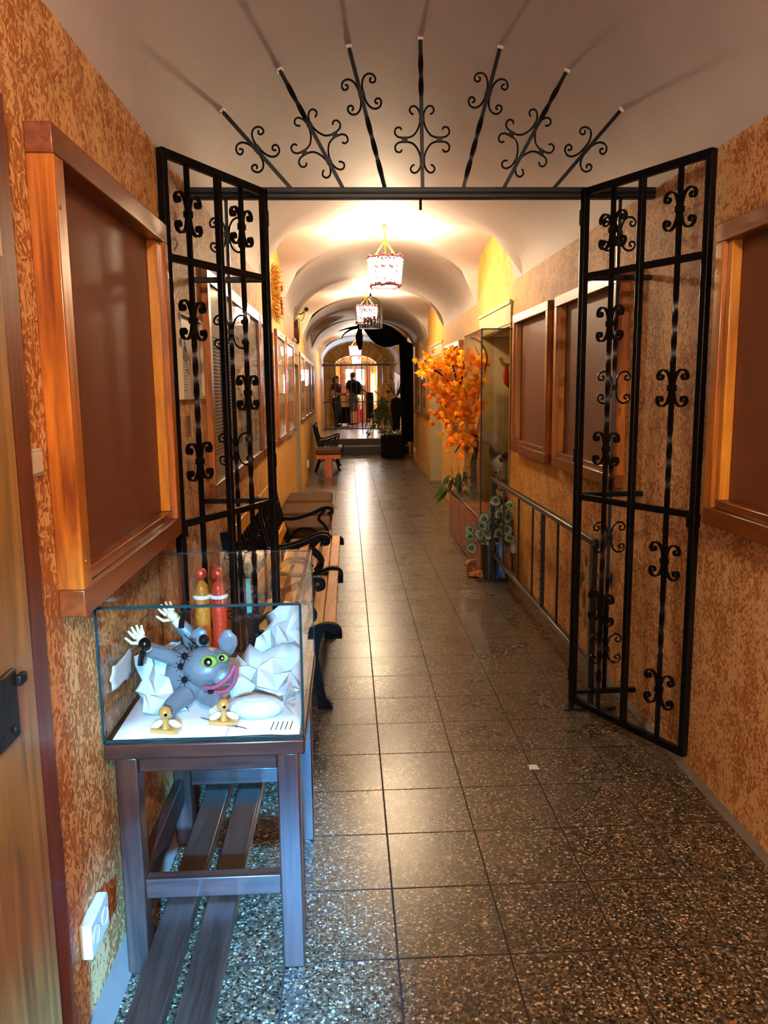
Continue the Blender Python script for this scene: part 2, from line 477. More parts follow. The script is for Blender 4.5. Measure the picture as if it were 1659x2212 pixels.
def groin(side, y, hw):
    """distance from the wall at which the lunette of this side meets the barrel (0 = no lunette here)"""
    for s_, a, b in BAYS:
        if s_ == side and a - .001 < y < b + .001:
            y = max(a + .0008, min(b - .0008, y)); lo = .0; d = .002
            while d < hw and barrel(d, hw) < lun(d, y, a, b): lo = d; d += .004
            hi = min(d, hw)
            for _ in range(20):
                m_ = (lo + hi) / 2
                if barrel(m_, hw) < lun(m_, y, a, b): lo = m_
                else: hi = m_
            return hi, (a, b)
    return 0., None
mb = MB(); vs = []
for yy in ys:
    xl, xr = XL(yy), XR(yy); c = (xl + xr) / 2; hw = (xr - xl) / 2
    gl, bl = groin('L', yy, hw); gr_, br_ = groin('R', yy, hw)
    for i in range(NL):
        d = gl * i / NL; vs.append((xl + d, yy, lun(d, yy, *bl) if bl and bl[0] < yy < bl[1] else barrel(d, hw)))
    a0 = math.acos(max(-1, min(1, (hw - gl) / hw))); a1 = PI - math.acos(max(-1, min(1, (hw - gr_) / hw)))
    for i in range(NB + 1):
        a = a0 + (a1 - a0) * i / NB; x = c - hw * math.cos(a)
        vs.append((x, yy, SPR + RISE * math.sin(a)))
    for i in range(NL - 1, -1, -1):
        d = gr_ * i / NL; vs.append((xr - d, yy, lun(d, yy, *br_) if br_ and br_[0] < yy < br_[1] else barrel(d, hw)))
W_ = 2 * NL + NB + 1
fs = [(j * W_ + i, j * W_ + i + 1, (j + 1) * W_ + i + 1, (j + 1) * W_ + i) for j in range(len(ys) - 1) for i in range(W_ - 1)]
mb.add(vs, fs)
structure(mb.build('ceiling', 'plaster', smooth=16))

PLAT = .355
OPEN_R = [(6.35, 7.80, 2.0), (11.2, 13.0, 1.98)]
OPEN_L = [(9.9, 10.95, 1.95)]
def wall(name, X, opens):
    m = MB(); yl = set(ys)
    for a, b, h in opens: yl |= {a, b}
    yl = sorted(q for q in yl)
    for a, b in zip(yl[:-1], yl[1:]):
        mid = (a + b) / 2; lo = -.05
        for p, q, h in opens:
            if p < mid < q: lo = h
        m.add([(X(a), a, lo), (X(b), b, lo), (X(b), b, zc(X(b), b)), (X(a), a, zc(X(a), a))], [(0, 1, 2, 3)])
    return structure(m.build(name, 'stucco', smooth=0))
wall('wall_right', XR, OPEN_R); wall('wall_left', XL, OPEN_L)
def niche(name, X, sgn, a, b, h, depth, fr=.13):
    # stone surround standing 1 cm proud of the wall, with a deep reveal behind it
    m = MB(); x0 = X((a + b) / 2) - sgn * .012
    def bx(xa, xb, ya, yb, za, zb):
        m.box((min(xa, xb), ya, za), (max(xa, xb), yb, zb))
    xw = x0 + sgn * depth
    bx(x0, xw, a - .002, a + fr, 0, h); bx(x0, xw, b - fr, b + .002, 0, h)
    bx(x0, xw, a + fr, b - fr, h - fr, h)
    bx(xw, xw + sgn * .05, a, b, 0, h)
    o = structure(m.build(name, 'stone', smooth=0))
    l = MB(); l.box((min(x0 - sgn * .006, x0 + sgn * .05), a - .02, h), (max(x0 - sgn * .006, x0 + sgn * .05), b + .02, h + .17))
    l.box((min(x0 - sgn * .016, x0), a - .03, h + .15), (max(x0 - sgn * .016, x0), b + .03, h + .18))
    l.build('lintel', 'lintel', o, smooth=0)
    return o
niche('door_1', XR, 1, 6.35, 7.80, 2.0, .34, .02)
niche('door_2', XR, 1, 11.2, 13.0, 1.98, .35)
niche('door_3', XL, -1, 9.9, 10.95, 1.95, .3)
# floor, steps and platform
m = MB(); m.add([(-1.2, Y0, 0), (1.9, Y0, 0), (1.9, 18.3, 0), (-1.2, 18.3, 0)], [(0, 1, 2, 3)])
structure(m.build('floor', 'terrazzo', smooth=0))
m = MB(); m.box((-.75, 18.2, -.02), (1.6, 18.56, .2)); structure(m.build('trim_1', 'step', smooth=0, bevel=.01))
m = MB(); m.box((-.75, 18.55, -.02), (1.6, 28.2, PLAT)); o = structure(m.build('trim_2', 'step', smooth=0))
t = MB()
for i in range(8):
    for j in range(32):
        x0 = -.70 + i * .3; y0 = 18.53 + j * .3
        t.box((x0 + .004, y0 + .004, PLAT - .01), (x0 + .296, y0 + .296, PLAT + .004))
t.build('tiles', 'tile_plat', o, smooth=0)
MB().box((-.70, 18.19, .188), (1.4, 18.55, .203)).build('tread', 'tile_plat', o, smooth=0)
# cement skirting fillets at the foot of the walls
for nm, X, sg, a, b in (('baseboard_left', XL, 1, Y0, 9.8), ('baseboard_right', XR, -1, Y0, 6.3)):
    m = MB(); h = .05 if sg > 0 else .025; w = .05 if sg > 0 else .02
    m.add([(X(a), a, h), (X(a) + sg * w, a, .002), (X(b), b, h), (X(b) + sg * w, b, .002)], [(0, 1, 3, 2)])
    structure(m.build(nm, 'concrete', smooth=0))
# rear wall behind the camera with the open street door
m = MB()
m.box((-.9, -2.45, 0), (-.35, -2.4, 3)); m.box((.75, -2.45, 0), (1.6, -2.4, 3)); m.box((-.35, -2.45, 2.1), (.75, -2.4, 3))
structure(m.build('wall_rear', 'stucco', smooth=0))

# far end: arched opening, vestibule, entrance door with daylit panes
m = MB()
yA, yB = 25.0, 25.35; cx, hw, sp_, rs = .28, .66, 2.2, .33
N = 24; inner = []
for i in range(N + 1):
    a = PI * i / N; inner.append((cx - hw * math.cos(a), sp_ + rs * math.sin(a)))
inner = [(cx - hw, PLAT)] + inner + [(cx + hw, PLAT)]
outer = [(-.75, PLAT)] + [(-.75 + 2.2 * i / N, 3.0) for i in range(N + 1)] + [(1.45, PLAT)]
n = len(inner); vs = []
for yy in (yA, yB): vs += [(x, yy, z) for x, z in inner] + [(x, yy, z) for x, z in outer]
fs = []
for i in range(n - 1):
    fs += [(i, i + 1, n + i + 1, n + i), (2 * n + i, 2 * n + n + i, 2 * n + n + i + 1, 2 * n + i + 1), (i, 2 * n + i, 2 * n + i + 1, i + 1)]
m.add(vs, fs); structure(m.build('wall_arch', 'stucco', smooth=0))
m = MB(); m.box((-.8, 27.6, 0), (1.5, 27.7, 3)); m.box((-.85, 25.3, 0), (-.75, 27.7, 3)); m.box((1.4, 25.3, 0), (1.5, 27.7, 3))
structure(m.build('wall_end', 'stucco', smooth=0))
m = MB(); m.box((-.8, 25.3, 2.75), (1.5, 27.7, 2.85)); structure(m.build('ceiling_vestibule', 'plaster', smooth=0))
d = MB(); d.box((-.2, 27.52, PLAT), (.8, 27.6, 2.42))
for xa in (-.16, .31):
    d.box((xa, 27.49, PLAT + .1), (xa + .45, 27.53, PLAT + .22)); d.box((xa, 27.49, PLAT + .95), (xa + .45, 27.53, 1.62))
    d.box((xa, 27.49, 2.17), (xa + .45, 27.53, 2.38))
    d.box((xa - .01, 27.485, PLAT + .08), (xa + .1, 27.53, 2.39)); d.box((xa + .36, 27.485, PLAT + .08), (xa + .46, 27.53, 2.39))
dr = structure(d.build('door_4', 'doorwood', smooth=0))
for xa in (-.04, .32):
    g = MB(); g.box((xa, 27.478, 1.63), (xa + .255, 27.488, 2.16)); g.build('lit_pane', 'daylight', dr, smooth=0)
w = MB(); w.box((.86, 27.57, 1.0), (.93, 27.59, 2.0)); structure(w.build('window_1', 'daylight', smooth=0))
w = MB(); w.box((1.388, 25.9, 1.35), (1.395, 26.4, 1.75)); structure(w.build('window_2', 'daylight', smooth=0))

# ------------------------------------------------------------------ door leaf at the left edge
dl = thing('wooden_door', 'old brown plank door leaf with black lock at the left edge of the photo', 'door', (-.60, .95, 0))
MB().box((-.625, .45, .01), (-.575, 1.40, 2.0)).build('leaf', 'door_z', dl, bevel=.003)
MB().box((-.625, 1.405, .01), (-.595, 1.52, 2.02)).build('edge_strip', 'door_red', dl, bevel=.003)
k = MB(); k.box((-.575, 1.15, .925), (-.564, 1.305, 1.045)); k.box((-.575, 1.15, .95), (-.560, 1.24, 1.055))
lk = k.build('rim_lock', 'lock', dl, bevel=.006)
sub(lk); kb = MB(); kb.box((-.568, 1.30, 1.012), (-.556, 1.328, 1.03)); kb.build('latch_bolt', 'lock', lk, bevel=.003)
kk = MB(); kk.lathe([(.006, 0), (.006, .004)], (-.564, 1.28, .945), 10, (1, 0, 0)); kk.build('keyhole', 'dark', lk)
tag(MB().box((-.575, 1.30, 1.726), (-.571, 1.402, 1.803)).build('paper_notice', 'paper_beige', smooth=0), 'small yellowish paper notice pinned high on the wooden door leaf', 'notice')

# ------------------------------------------------------------------ wall display frames
def frame(X, sg, ya, yb, label, group=None, depth=.057, z0=1.018, z1=2.03, rail=.06, stile=.055, content='board', header=False, glazed=False, inner=True):
    """sg = +1 on the left wall (faces +x), -1 on the right wall"""
    x0 = X; t = thing('poster_board' if content != 'board' else 'display_board', label, 'board', (x0, (ya + yb) / 2, z0), group)
    def bx(m, xa, xb, y0, y1, za, zb): m.box((min(xa, xb), y0, za), (max(xa, xb), y1, zb)); return m
    xf = x0 + sg * depth
    bx(MB(), x0, xf, ya, yb, z1 - rail, z1).build('top_rail', 'wood_y', t, bevel=.003)
    bx(MB(), x0, xf, ya, yb, z0, z0 + rail).build('bottom_rail', 'wood_y', t, bevel=.003)
    for a, b in ((ya, ya + stile), (yb - stile, yb)):
        bx(MB(), x0, xf, a, b, z0 + rail, z1 - rail).build('stile', 'wood_z', t, bevel=.003)
    xb = x0 + sg * .008
    ba, bb, bz0, bz1 = ya + stile, yb - stile, z0 + rail, z1 - rail
    if content == 'board':
        bx(MB(), x0 + sg * .002, xb, ba, bb, bz0, bz1).build('board', 'board', t, smooth=0)
        if inner:
            for a, b in ((ba, ba + .03), (bb - .03, bb)):
                bx(MB(), xb, x0 + sg * (depth - .016), a, b, bz0 + .03, bz1).build('inner_bead', 'inner_z', t, bevel=.003)
            bx(MB(), xb, x0 + sg * (depth - .016), ba, bb, bz0, bz0 + .03).build('inner_sill', 'wood_y', t, bevel=.003)
            for zz in (z0 + .12, z1 - .16):
                for yy in (ya + .02, yb - .02): MB().lathe([(.004, 0), (.003, .002)], (xf, yy, zz), 8, (sg, 0, 0)).build('screw', 'gold', t)
    else:
        bx(MB(), x0 + sg * .002, xb, ba, bb, bz0, bz1).build('poster_sheet', 'poster', t, smooth=0)
        m = MB(); ink = MB(); rnd = random.Random(int(ya * 100))
        def txt(y0, y1, za, zb, lh=.014):
            z = zb
            while z > za:
                yy = y0
                end = y1 - rnd.random() * .2 * (y1 - y0) * (rnd.random() < .3)
                while yy < end:
                    wl = rnd.uniform(.012, .045); e2 = min(yy + wl, end)
                    bx(ink, xb, xb + sg * .0006, yy, e2, z - lh * .45, z); yy += wl + .006
                z -= lh
        W = bb - ba
        if content == 'poster_big':
            txt(ba + .08, ba + W * .40, bz0 + .12, bz1 - .22, .0165)
            for i in range(4):
                for j in range(4):
                    y0 = ba + W * .46 + i * W * .13; z0_ = bz0 + .12 + j * .17
                    bx(m, xb, xb + sg * .001, y0, y0 + W * .09, z0_, z0_ + rnd.uniform(.07, .13))
                    if rnd.random() < .7: txt(y0, y0 + W * .09, z0_ - .035, z0_ - .008, .011)
        elif content == 'poster':
            txt(ba + .06, bb - .06, bz0 + .38, bz1 - .25, .018)
            for i in range(2):
                bx(m, xb, xb + sg * .001, ba + .08 + i * W * .45, ba + .08 + i * W * .45 + W * .33, bz0 + .08, bz0 + .3)
        if m.v: m.build('printed_picture', 'photo_ink', t, smooth=0)
        ink.build('text_lines', 'ink', t, smooth=0)
    if header:
        bx(MB(), xf, xf + sg * .002, ya + .04, yb - .02, z1 - rail + .002, z1 - .002).build('header_card', 'poster', t, smooth=0)
        h = MB()
        for q in range(5): bx(h, xf + sg * .002, xf + sg * .0025, (ya + yb) / 2 - .12 + q * .05, (ya + yb) / 2 - .085 + q * .05, z1 - rail * .62, z1 - rail * .4)
        h.build('header_lettering', 'ink', t, smooth=0)
    if glazed:
        xg = x0 + sg * (depth - .012)
        bx(MB(), xg, xg + sg * .004, ba, bb, bz0, bz1).build('glass_pane', 'pane', t, smooth=0)
    return t
frame(-.63, 1, 1.69, 2.70, 'empty brown-backed wooden display frame on the left wall above the glass case', depth=.057)
frame(-.63, 1, 3.60, 5.70, 'wide wooden poster frame with text columns on the left wall behind the gate leaf', depth=.03, content='poster_big', glazed=True, stile=.06)
D = .026
frame(-.63, 1, 5.78, 6.80, 'left-wall poster board just past the wide text poster, behind the gate post', depth=D, content='poster', glazed=True)
frame(-.63, 1, 7.12, 8.10, 'left-wall poster board with white header below the straw wreath', depth=D, content='poster', header=True, glazed=True)
frame(-.63, 1, 8.24, 9.40, 'left-wall poster board with white header right beside the stone doorway', depth=D, content='poster', header=True, glazed=True)
for i, (a, b, w) in enumerate(((11.45, 12.65, 'nearest in the far row of four'), (12.75, 14.0, 'second in the far row of four'), (14.1, 15.3, 'third in the far row of four'), (15.4, 16.6, 'last in the far row of four'))):
    frame(XL((a + b) / 2), 1, a, b, 'slim left-wall poster board, ' + w, depth=D, content='poster', header=True, glazed=True)
frame(1.31, -1, 1.67, 2.72, 'empty brown display frame at the right edge of the photo beside the open gate', depth=.06)
frame(1.31, -1, 3.70, 4.83, 'empty brown display frame on the right wall seen behind the open gate leaf', depth=.06)
frame(1.31, -1, 4.99, 6.05, 'empty brown display frame on the right wall next to the donkey showcase', depth=.06)
frame(XR(9.4), -1, 9.0, 10.25, 'wooden display frame on the right wall hidden behind the orange maple leaves', depth=.06)
frame(XR(13.9), -1, 13.25, 14.55, 'far right-wall poster frame with white header, next to the orange leaves', depth=.06, content='poster', header=True, glazed=True)
frame(XR(15.3), -1, 14.65, 15.95, 'far right-wall poster frame with white header, next to the black drape', depth=.06, content='poster', header=True, glazed=True)

# small pinned things on the left wall
t = thing('framed_map', 'small framed plan with handwritten notes on the left wall behind the gate', 'picture', (-.63, 3.25, 1.47))
MB().box((-.63, 3.05, 1.475), (-.622, 3.47, 1.785)).build('print', 'map_paper', t, smooth=0)
m = MB(); m.box((-.63, 3.04, 1.468), (-.61, 3.48, 1.478)); m.box((-.63, 3.04, 1.782), (-.61, 3.48, 1.79)); m.box((-.63, 3.035, 1.468), (-.61, 3.045, 1.79)); m.box((-.63, 3.475, 1.468), (-.61, 3.485, 1.79))
m.build('thin_frame', 'lintel', t, smooth=0)
m = MB()
for c, r in ((3.12, .035), (3.2, .03), (3.15, .025)):
    m.tube([(-.6215, c + r * math.cos(a), 1.68 - (c - 3.1) * .8 + r * 1.2 * math.sin(a)) for a in [i * PI / 8 for i in range(16)]], .0015, 4, True)
for i in range(10): m.box((-.622, 3.08, 1.60 - i * .011), (-.6213, 3.08 + random.uniform(.05, .12), 1.603 - i * .011))
for i in range(3): m.box((-.622, 3.32, 1.52 + i * .08), (-.6213, 3.42, 1.523 + i * .08)); m.box((-.622, 3.32 + i * .04, 1.52), (-.6213, 3.323 + i * .04, 1.60))
m.build('drawn_lines', 'ink', t)
MB().box((-.622, 3.13, 1.625), (-.621, 3.3, 1.65)).build('white_label', 'paper', t, smooth=0)
tag(MB().box((-.63, 3.146, 1.326), (-.626, 3.21, 1.403)).build('wall_notice', 'door_red', smooth=0), 'tiny reddish brown notice on the left wall under the framed plan', 'notice')

def socket(x, sg, y, z, w, h, label, n=2, d=.035):
    t = thing('wall_socket', label, 'socket', (x, y, z))
    m = MB(); m.box((min(x, x + sg * d), y - w / 2, z - h / 2), (max(x, x + sg * d), y + w / 2, z + h / 2)); m.build('housing', 'white_plastic', t, bevel=.004)
    for i in range(n):
        yy = y + (i - (n - 1) / 2) * w / n
        c = MB(); c.lathe([(.021, 0), (.021, .001), (.017, -.006)], (x + sg * (d + .0005), yy, z), 16, (sg, 0, 0)); c.build('socket_face', 'cream', t)
        c = MB()
        for dy in (-.007, .007): c.lathe([(.0025, 0), (.0025, .002)], (x + sg * (d - .003), yy + dy, z), 8, (sg, 0, 0))
        c.build('pin_hole', 'dark', t)
    return t
socket(-.63, 1, 1.722, .262, .13, .085, 'white double power socket low on the left wall beside the table', 2, .028)
socket(1.31, -1, 6.13, .26, .08, .12, 'white power socket low on the right wall beside the variegated plant', 1)
socket(XR(16.5), -1, 16.5, .24, .08, .08, 'small white socket low on the far right wall', 1)
socket(XL(13.2), 1, 13.2, .28, .09, .12, 'small white socket low on the left wall beside the T-leg bench', 1)
t = thing('light_switch', 'white light switch on the left wall beside the door leaf', 'switch', (-.63, 1.64, 1.33))
MB().box((-.63, 1.555, 1.335), (-.618, 1.63, 1.39)).build('plate', 'white_plastic', t, bevel=.003)
MB().box((-.618, 1.562, 1.342), (-.614, 1.623, 1.383)).build('rocker', 'cream', t, bevel=.002)

# ------------------------------------------------------------------ wrought iron
def cscroll(side):
    pts = [(.0565, .0505), (.0485, .0475), (.0465, .039), (.054, .032), (.066, .034), (.070, .048), (.060, .064), (.040, .068), (.022, .056), (.011, .032), (.0075, 0)]
    full = pts + [(x, -y) for x, y in reversed(pts[:-1])]
    return catmull([(x * side, y, 0) for x, y in full], 5)
def ornament(c, u, v, parent, name='scroll', s=1., rod=True, nrm=None):
    """four curls tied at a collar; u = across the bar, v = along the bar"""
    c, u, v = V(c), V(u).normalized(), V(v).normalized(); n = u.cross(v)
    m = MB()
    for sd in (1, -1):
        path = [c + (u * p.x + v * p.y) * s for p in cscroll(sd)]
        if rod: m.tube(path, .0045, 6)
        else: m.rect(path, .014, .0045, n) if False else m.sweep(path, [(-.0028, -.0075), (.0028, -.0075), (.0028, .0075), (-.0028, .0075)], n)
    m.obox(c, u * .013 * s, v * .011, n * .012)
    return m.build(name, 'iron', parent, smooth=40)
def diamond(c, u, v, parent):
    c, u, v = V(c), V(u).normalized(), V(v).normalized(); n = u.cross(v); m = MB()
    q = [(.034, .098), (.043, .102), (.050, .114), (.042, .128), (.026, .128), (.012, .112), (.006, .088), (.008, .068), (.018, .040), (.036, .017), (.060, .008), (.080, .008), (.100, .012), (.112, .026), (.108, .044), (.092, .048), (.084, .038)]
    for a in (1, -1):
        for b in (1, -1):
            m.tube([c + u * p.x * a + v * p.y * b for p in catmull([(x, y, 0) for x, y in q], 4)], .0042, 6)
    for a, b in ((0, .078), (0, -.078), (.072, 0), (-.072, 0)): m.obox(c + u * a + v * b, u * .011, v * .01, n * .01)
    return m.build('scroll', 'iron', parent, smooth=40)
def bar_path(p, q, n): p, q = V(p), V(q); return [p.lerp(q, i / n) for i in range(n + 1)]
def twisted(m, p, q, w, spans, up):
    L = (V(q) - V(p)).length; n = max(20, int(L / .012)); path = bar_path(p, q, n); a = 0; tw = []
    for i in range(n + 1):
        s_ = i / n * L; tw.append(a)
        if any(x <= s_ <= y for x, y in spans): a += .012 / .085 * PI / 2
    m.rect(path, w, w, up, tw)
    return m
YG = 3.45
def fixed_grille():
    t = thing('overhead_grille', 'black wrought iron overhead beam with seven radiating scroll spokes and fixed side grilles', 'gate frame', (.34, YG, 0))
    b = MB(); b.box((-.628, YG - .02, 2.278), (1.308, YG + .02, 2.322)); b.box((-.628, YG - .026, 2.296), (1.308, YG - .02, 2.304)); b.build('beam', 'iron', t, bevel=.003)
    MB().tube([(.32, YG, 2.28), (.32, YG, 2.235)], .006, 8).build('stop_pin', 'iron', t)
    SP = [((-.465, 2.597), (-.217, 2.322), [(-.347, 2.472)], 0, 0), ((-.236, 2.754), (-.002, 2.322), None, (-.094, 2.495), 1), ((.036, 2.85), (.172, 2.322), [(.081, 2.686)], 0, 1),
          ((.322, 2.893), (.329, 2.322), None, (.328, 2.512), 1), ((.644, 2.854), (.499, 2.322), [(.6, 2.691)], 0, 1), ((.913, 2.76), (.669, 2.322), None, (.761, 2.499), 1), ((1.135, 2.608), (.881, 2.322), [(1.011, 2.475)], 0, 0)]
    for a, b_, orn, dia, tw in SP:
        p = V((a[0], YG, min(a[1], zc(a[0], YG) - .004) )); q = V((b_[0], YG, b_[1])); L = (q - p).length
        d = (p - q).normalized(); u = d.cross(V((0, 1, 0)))
        # run the bar up to the vault
        e = V(p)
        while e.z < zc(e.x, YG) - .002 and (e - p).length < .12: e += d * .004
        m = MB(); twisted(m, e, q, .015, ([(.06, .22)] if dia else [(L * .5, L - .03)]) if tw else [], (0, 1, 0))
        spk = m.build('spoke', 'iron', t, smooth=40); sub(spk)
        if orn: ornament((orn[0][0], YG, orn[0][1]), u, d, spk)
        else: diamond((dia[0], YG, dia[1]), u, d, spk)
        cap = MB(); cap.obox(e - d * .003, u * .012, d * .008, V((0, .012, 0))); cap.build('plaster_patch', 'white_plastic', spk)
    for sgn, xa, xb, zs in ((1, 1.02, 1.308, (2.137, 1.494, .83, .31)), (-1, -.628, -.342, (2.137, 1.744, 1.25, .56))):
        for zz in (1.957, 1.025, .108):
            MB().box((xa, YG - .012, zz - .011), (xb, YG + .012, zz + .011)).build('rail', 'iron', t, bevel=.002)
        xm = 1.163 if sgn > 0 else -.484
        m = MB(); twisted(m, (xm, YG, 2.28), (xm, YG, .10), .014, [(.48, .72), (1.08, 1.25), (1.62, 1.75)], (0, 1, 0)); m.build('bar', 'iron', t, smooth=40)
        for zz in zs: ornament((xm, YG, zz), (1, 0, 0), (0, 0, 1), t)
        xp = 1.012 if sgn > 0 else -.334
        MB().box((xp - .012, YG - .004, .02), (xp + .012, YG + .02, 2.28)).build('post', 'iron', t, bevel=.002)
    return t
fixed_grille()
def leaf(h, e, label, two_first):
    h, e = V((h[0], h[1], 0)), V((e[0], e[1], 0)); u = (e - h); W = u.length; u.normalize(); n = u.cross(V((0, 0, 1)))
    t = thing('gate_leaf', label, 'gate', tuple(h))
    def P(s, z): return h + u * s + V((0, 0, z))
    for s_ in (.012, W - .012):
        MB().beam(P(s_, .07), P(s_, 2.312), .026, .03, n).build('stile', 'iron', t, bevel=.003)
    for z in (2.298, .083):
        MB().beam(P(.02, z), P(W - .02, z), .024, .03, (0, 0, 1)).build('rail', 'iron', t, bevel=.003)
    for z in (1.957, 1.022):
        MB().beam(P(.02, z), P(W - .02, z), .022, .026, (0, 0, 1)).build('rail', 'iron', t, bevel=.003)
    MB().beam(P(W / 2, .09), P(W / 2, 2.29), .022, .026, n).build('middle_bar', 'iron', t, bevel=.003)
    A, B = ((2.12, 1.752, 1.24, .553), (2.135, 1.49, .823, .298))
    if not two_first: A, B = B, A
    for s_, zs, spans in ((.175, A, [(.62, .95), (1.36, 1.6), (1.85, 2.1)] if two_first else [(.45, .72), (.95, 1.2), (1.6, 1.85)]), (.51, B, [(.45, .72), (.95, 1.2), (1.6, 1.85)] if two_first else [(.62, .95), (1.36, 1.6), (1.85, 2.1)])):
        m = MB(); twisted(m, P(s_, 2.29), P(s_, .09), .015, spans, n); m.build('bar', 'iron', t, smooth=40)
        for z in zs: ornament(P(s_, z), u, (0, 0, 1), t, s=1.0, rod=False)
    m = MB()
    m.beam(P(W - .035, 1.0), P(W + .004, 1.0), .034, .05, (0, 0, 1)); m.build('lock_box', 'iron', t, bevel=.003)
    m = MB()
    for z in (2.2, 1.2, .2): m.lathe([(.013, -.03), (.013, .03)], P(-.004, z), 10)
    m.build('hinge', 'iron', t)
    return t
leaf((1.002, 3.432), (1.287, 2.845), 'right black wrought iron gate leaf swung open towards the viewer', True)
leaf((-.324, 3.432), (-.617, 2.848), 'left black wrought iron gate leaf swung open above the glass case', False)

# ------------------------------------------------------------------ table, glass case, bench planks
t = thing('display_table', 'dark stained wooden table under the glass case', 'table', (-.365, 2.2, 0))
MB().box((-.618, 1.872, .598), (-.122, 2.56, .638)).build('tabletop', 'table_x', t, bevel=.005)
for x in (-.596, -.194):
    for y in (1.882, 2.475):
        MB().box((x, y, 0), (x + .056, y + .055, .598)).build('leg', 'table_z', t, bevel=.004)
for y in (1.895, 2.49): MB().box((-.54, y, .553), (-.194, y + .025, .598)).build('apron', 'table_x', t, bevel=.003)
for x in (-.58, -.17): MB().box((x, 1.937, .553), (x + .025, 2.475, .598)).build('apron', 'table_y', t, bevel=.003)
for y in (1.89, 2.483): MB().box((-.54, y, .208), (-.194, y + .035, .262)).build('stretcher', 'table_x', t, bevel=.003)
MB().box((-.592, 1.937, .15), (-.562, 2.475, .235)).build('stretcher', 'table_y', t, bevel=.003)

gx0, gx1, gy0, gy1, gz0, gz1 = -.616, -.124, 1.880, 2.52, .640, .985
t = thing('glass_case', 'clear glass display case holding a clay creature on the dark table', 'display case', (-.37, 2.2, gz0))
th = .006
P_ = {'front_pane': ((gx0, gy0, gz0), (gx1, gy0 + th, gz1)), 'back_pane': ((gx0, gy1 - th, gz0), (gx1, gy1, gz1)),
      'side_pane': ((gx0, gy0 + th, gz0), (gx0 + th, gy1 - th, gz1)), 'side_pane.001': ((gx1 - th, gy0 + th, gz0), (gx1, gy1 - th, gz1)),
      'top_pane': ((gx0, gy0, gz1), (gx1, gy1, gz1 + th)), 'bottom_pane': ((gx0, gy0, gz0 - .002), (gx1, gy1, gz0 + .002))}
for nm, (a, b) in P_.items(): MB().box(a, b).build(nm.split('.')[0], 'glass', t, smooth=0)
m = MB(); e = .003
for (a, b) in (((gx0, gy0, gz1), (gx1, gy0, gz1)), ((gx1, gy0, gz0), (gx1, gy0, gz1)), ((gx0, gy0, gz0), (gx0, gy0, gz1)), ((gx0, gy0, gz0 + .004), (gx1, gy0, gz0 + .004)),
               ((gx1, gy0, gz1), (gx1, gy1, gz1)), ((gx0, gy1, gz1), (gx1, gy1, gz1)), ((gx1, gy1, gz0), (gx1, gy1, gz1)), ((gx0, gy0, gz1), (gx0, gy1, gz1))):
    w = e if a[1] == b[1] == gy0 else .0016
    m.beam(a, b, w * 2, w * 2)
m.build('polished_edge', 'glass_edge', t, smooth=0)

t = thing('slatted_bench', 'low bench of dark planks running under the table', 'bench', (-.43, 2.2, 0))
for x in (-.49, -.385): MB().box((x, 1.15, .162), (x + .078, 3.3, .2)).build('slat', 'plank', t, bevel=.004)
for y in (1.22, 3.05): MB().box((-.5, y, .0), (-.3, y + .05, .162)).build('trestle', 'plank', t, bevel=.004)

# --- contents of the case
ZB = gz0 + .003
def sheet(name, pts, label, mat='paper', cr=.012, seed=0, res=5, group=None):
    jit = .35 if cr > .005 else .0
    """a creased sheet: bilinear patch over four corners with coarse random facets, solidified"""
    rnd = random.Random(seed); a, b, c, d = [V(p) for p in pts]
    m = MB(); vs = []
    nrm = (b - a).cross(d - a).normalized(); eu, ev = (b - a) / res, (d - a) / res
    for i in range(res + 1):
        for j in range(res + 1):
            u, v = i / res, j / res
            p = a.lerp(b, u).lerp(d.lerp(c, u), v)
            vs.append(p + nrm * rnd.uniform(-1, 1) * cr + eu * rnd.uniform(-jit, jit) + ev * rnd.uniform(-jit, jit))
    vs = [V((min(max(p.x, gx0 + .012), gx1 - .012), min(max(p.y, gy0 + .012), gy1 - .012), max(p.z, ZB))) for p in vs]
    fs = []
    for i in range(res):
        for j in range(res):
            q = (i * (res + 1) + j, (i + 1) * (res + 1) + j, (i + 1) * (res + 1) + j + 1, i * (res + 1) + j + 1)
            fs += [(q[0], q[1], q[2]), (q[0], q[2], q[3])] if rnd.random() < .5 else [(q[0], q[1], q[3]), (q[1], q[2], q[3])]
    m.add(vs, fs)
    o = m.build(name, mat, smooth=14, origin=tuple(a))
    s = o.modifiers.new('thick', 'SOLIDIFY'); s.thickness = .0008
    return tag(o, label, 'paper', group)
o = sheet('paper_sheet', [(-.60, 1.893, ZB), (-.32, 1.893, ZB), (-.32, 2.49, ZB), (-.605, 2.49, ZB)], 'flat white printed sheet at the front left floor of the glass case', cr=.003, seed=3)
k = MB()
for i in range(3):
    p = V((-.40 + i * .025, 2.0 - i * .012, ZB + .006)); k.beam(p, p + V((.08, -.055, 0)), .003, .0006)
k.build('text_lines', 'ink', o, origin=(-.60, 1.893, ZB), smooth=0)
o = sheet('paper_sheet', [(-.319, 1.893, ZB), (-.135, 1.893, ZB), (-.135, 2.49, ZB), (-.319, 2.49, ZB)], 'flat pale sheet lying at the right floor of the glass case', cr=.003, seed=4)
k = MB()
for i in range(5):
    p = V((-.2 + i * .012, 1.91, ZB + .006)); k.beam(p, p + V((.004, .05, 0)), .0025, .0006)
k.build('text_lines', 'ink', o, origin=(-.31, 1.893, ZB), smooth=0)
sheet('crumpled_paper', [(-.555, 1.99, ZB + .02), (-.44, 2.06, ZB), (-.46, 2.12, ZB + .12), (-.585, 2.10, ZB + .15)], 'large crumpled white paper standing left of the clay creature', 'paper2', .03, 5)
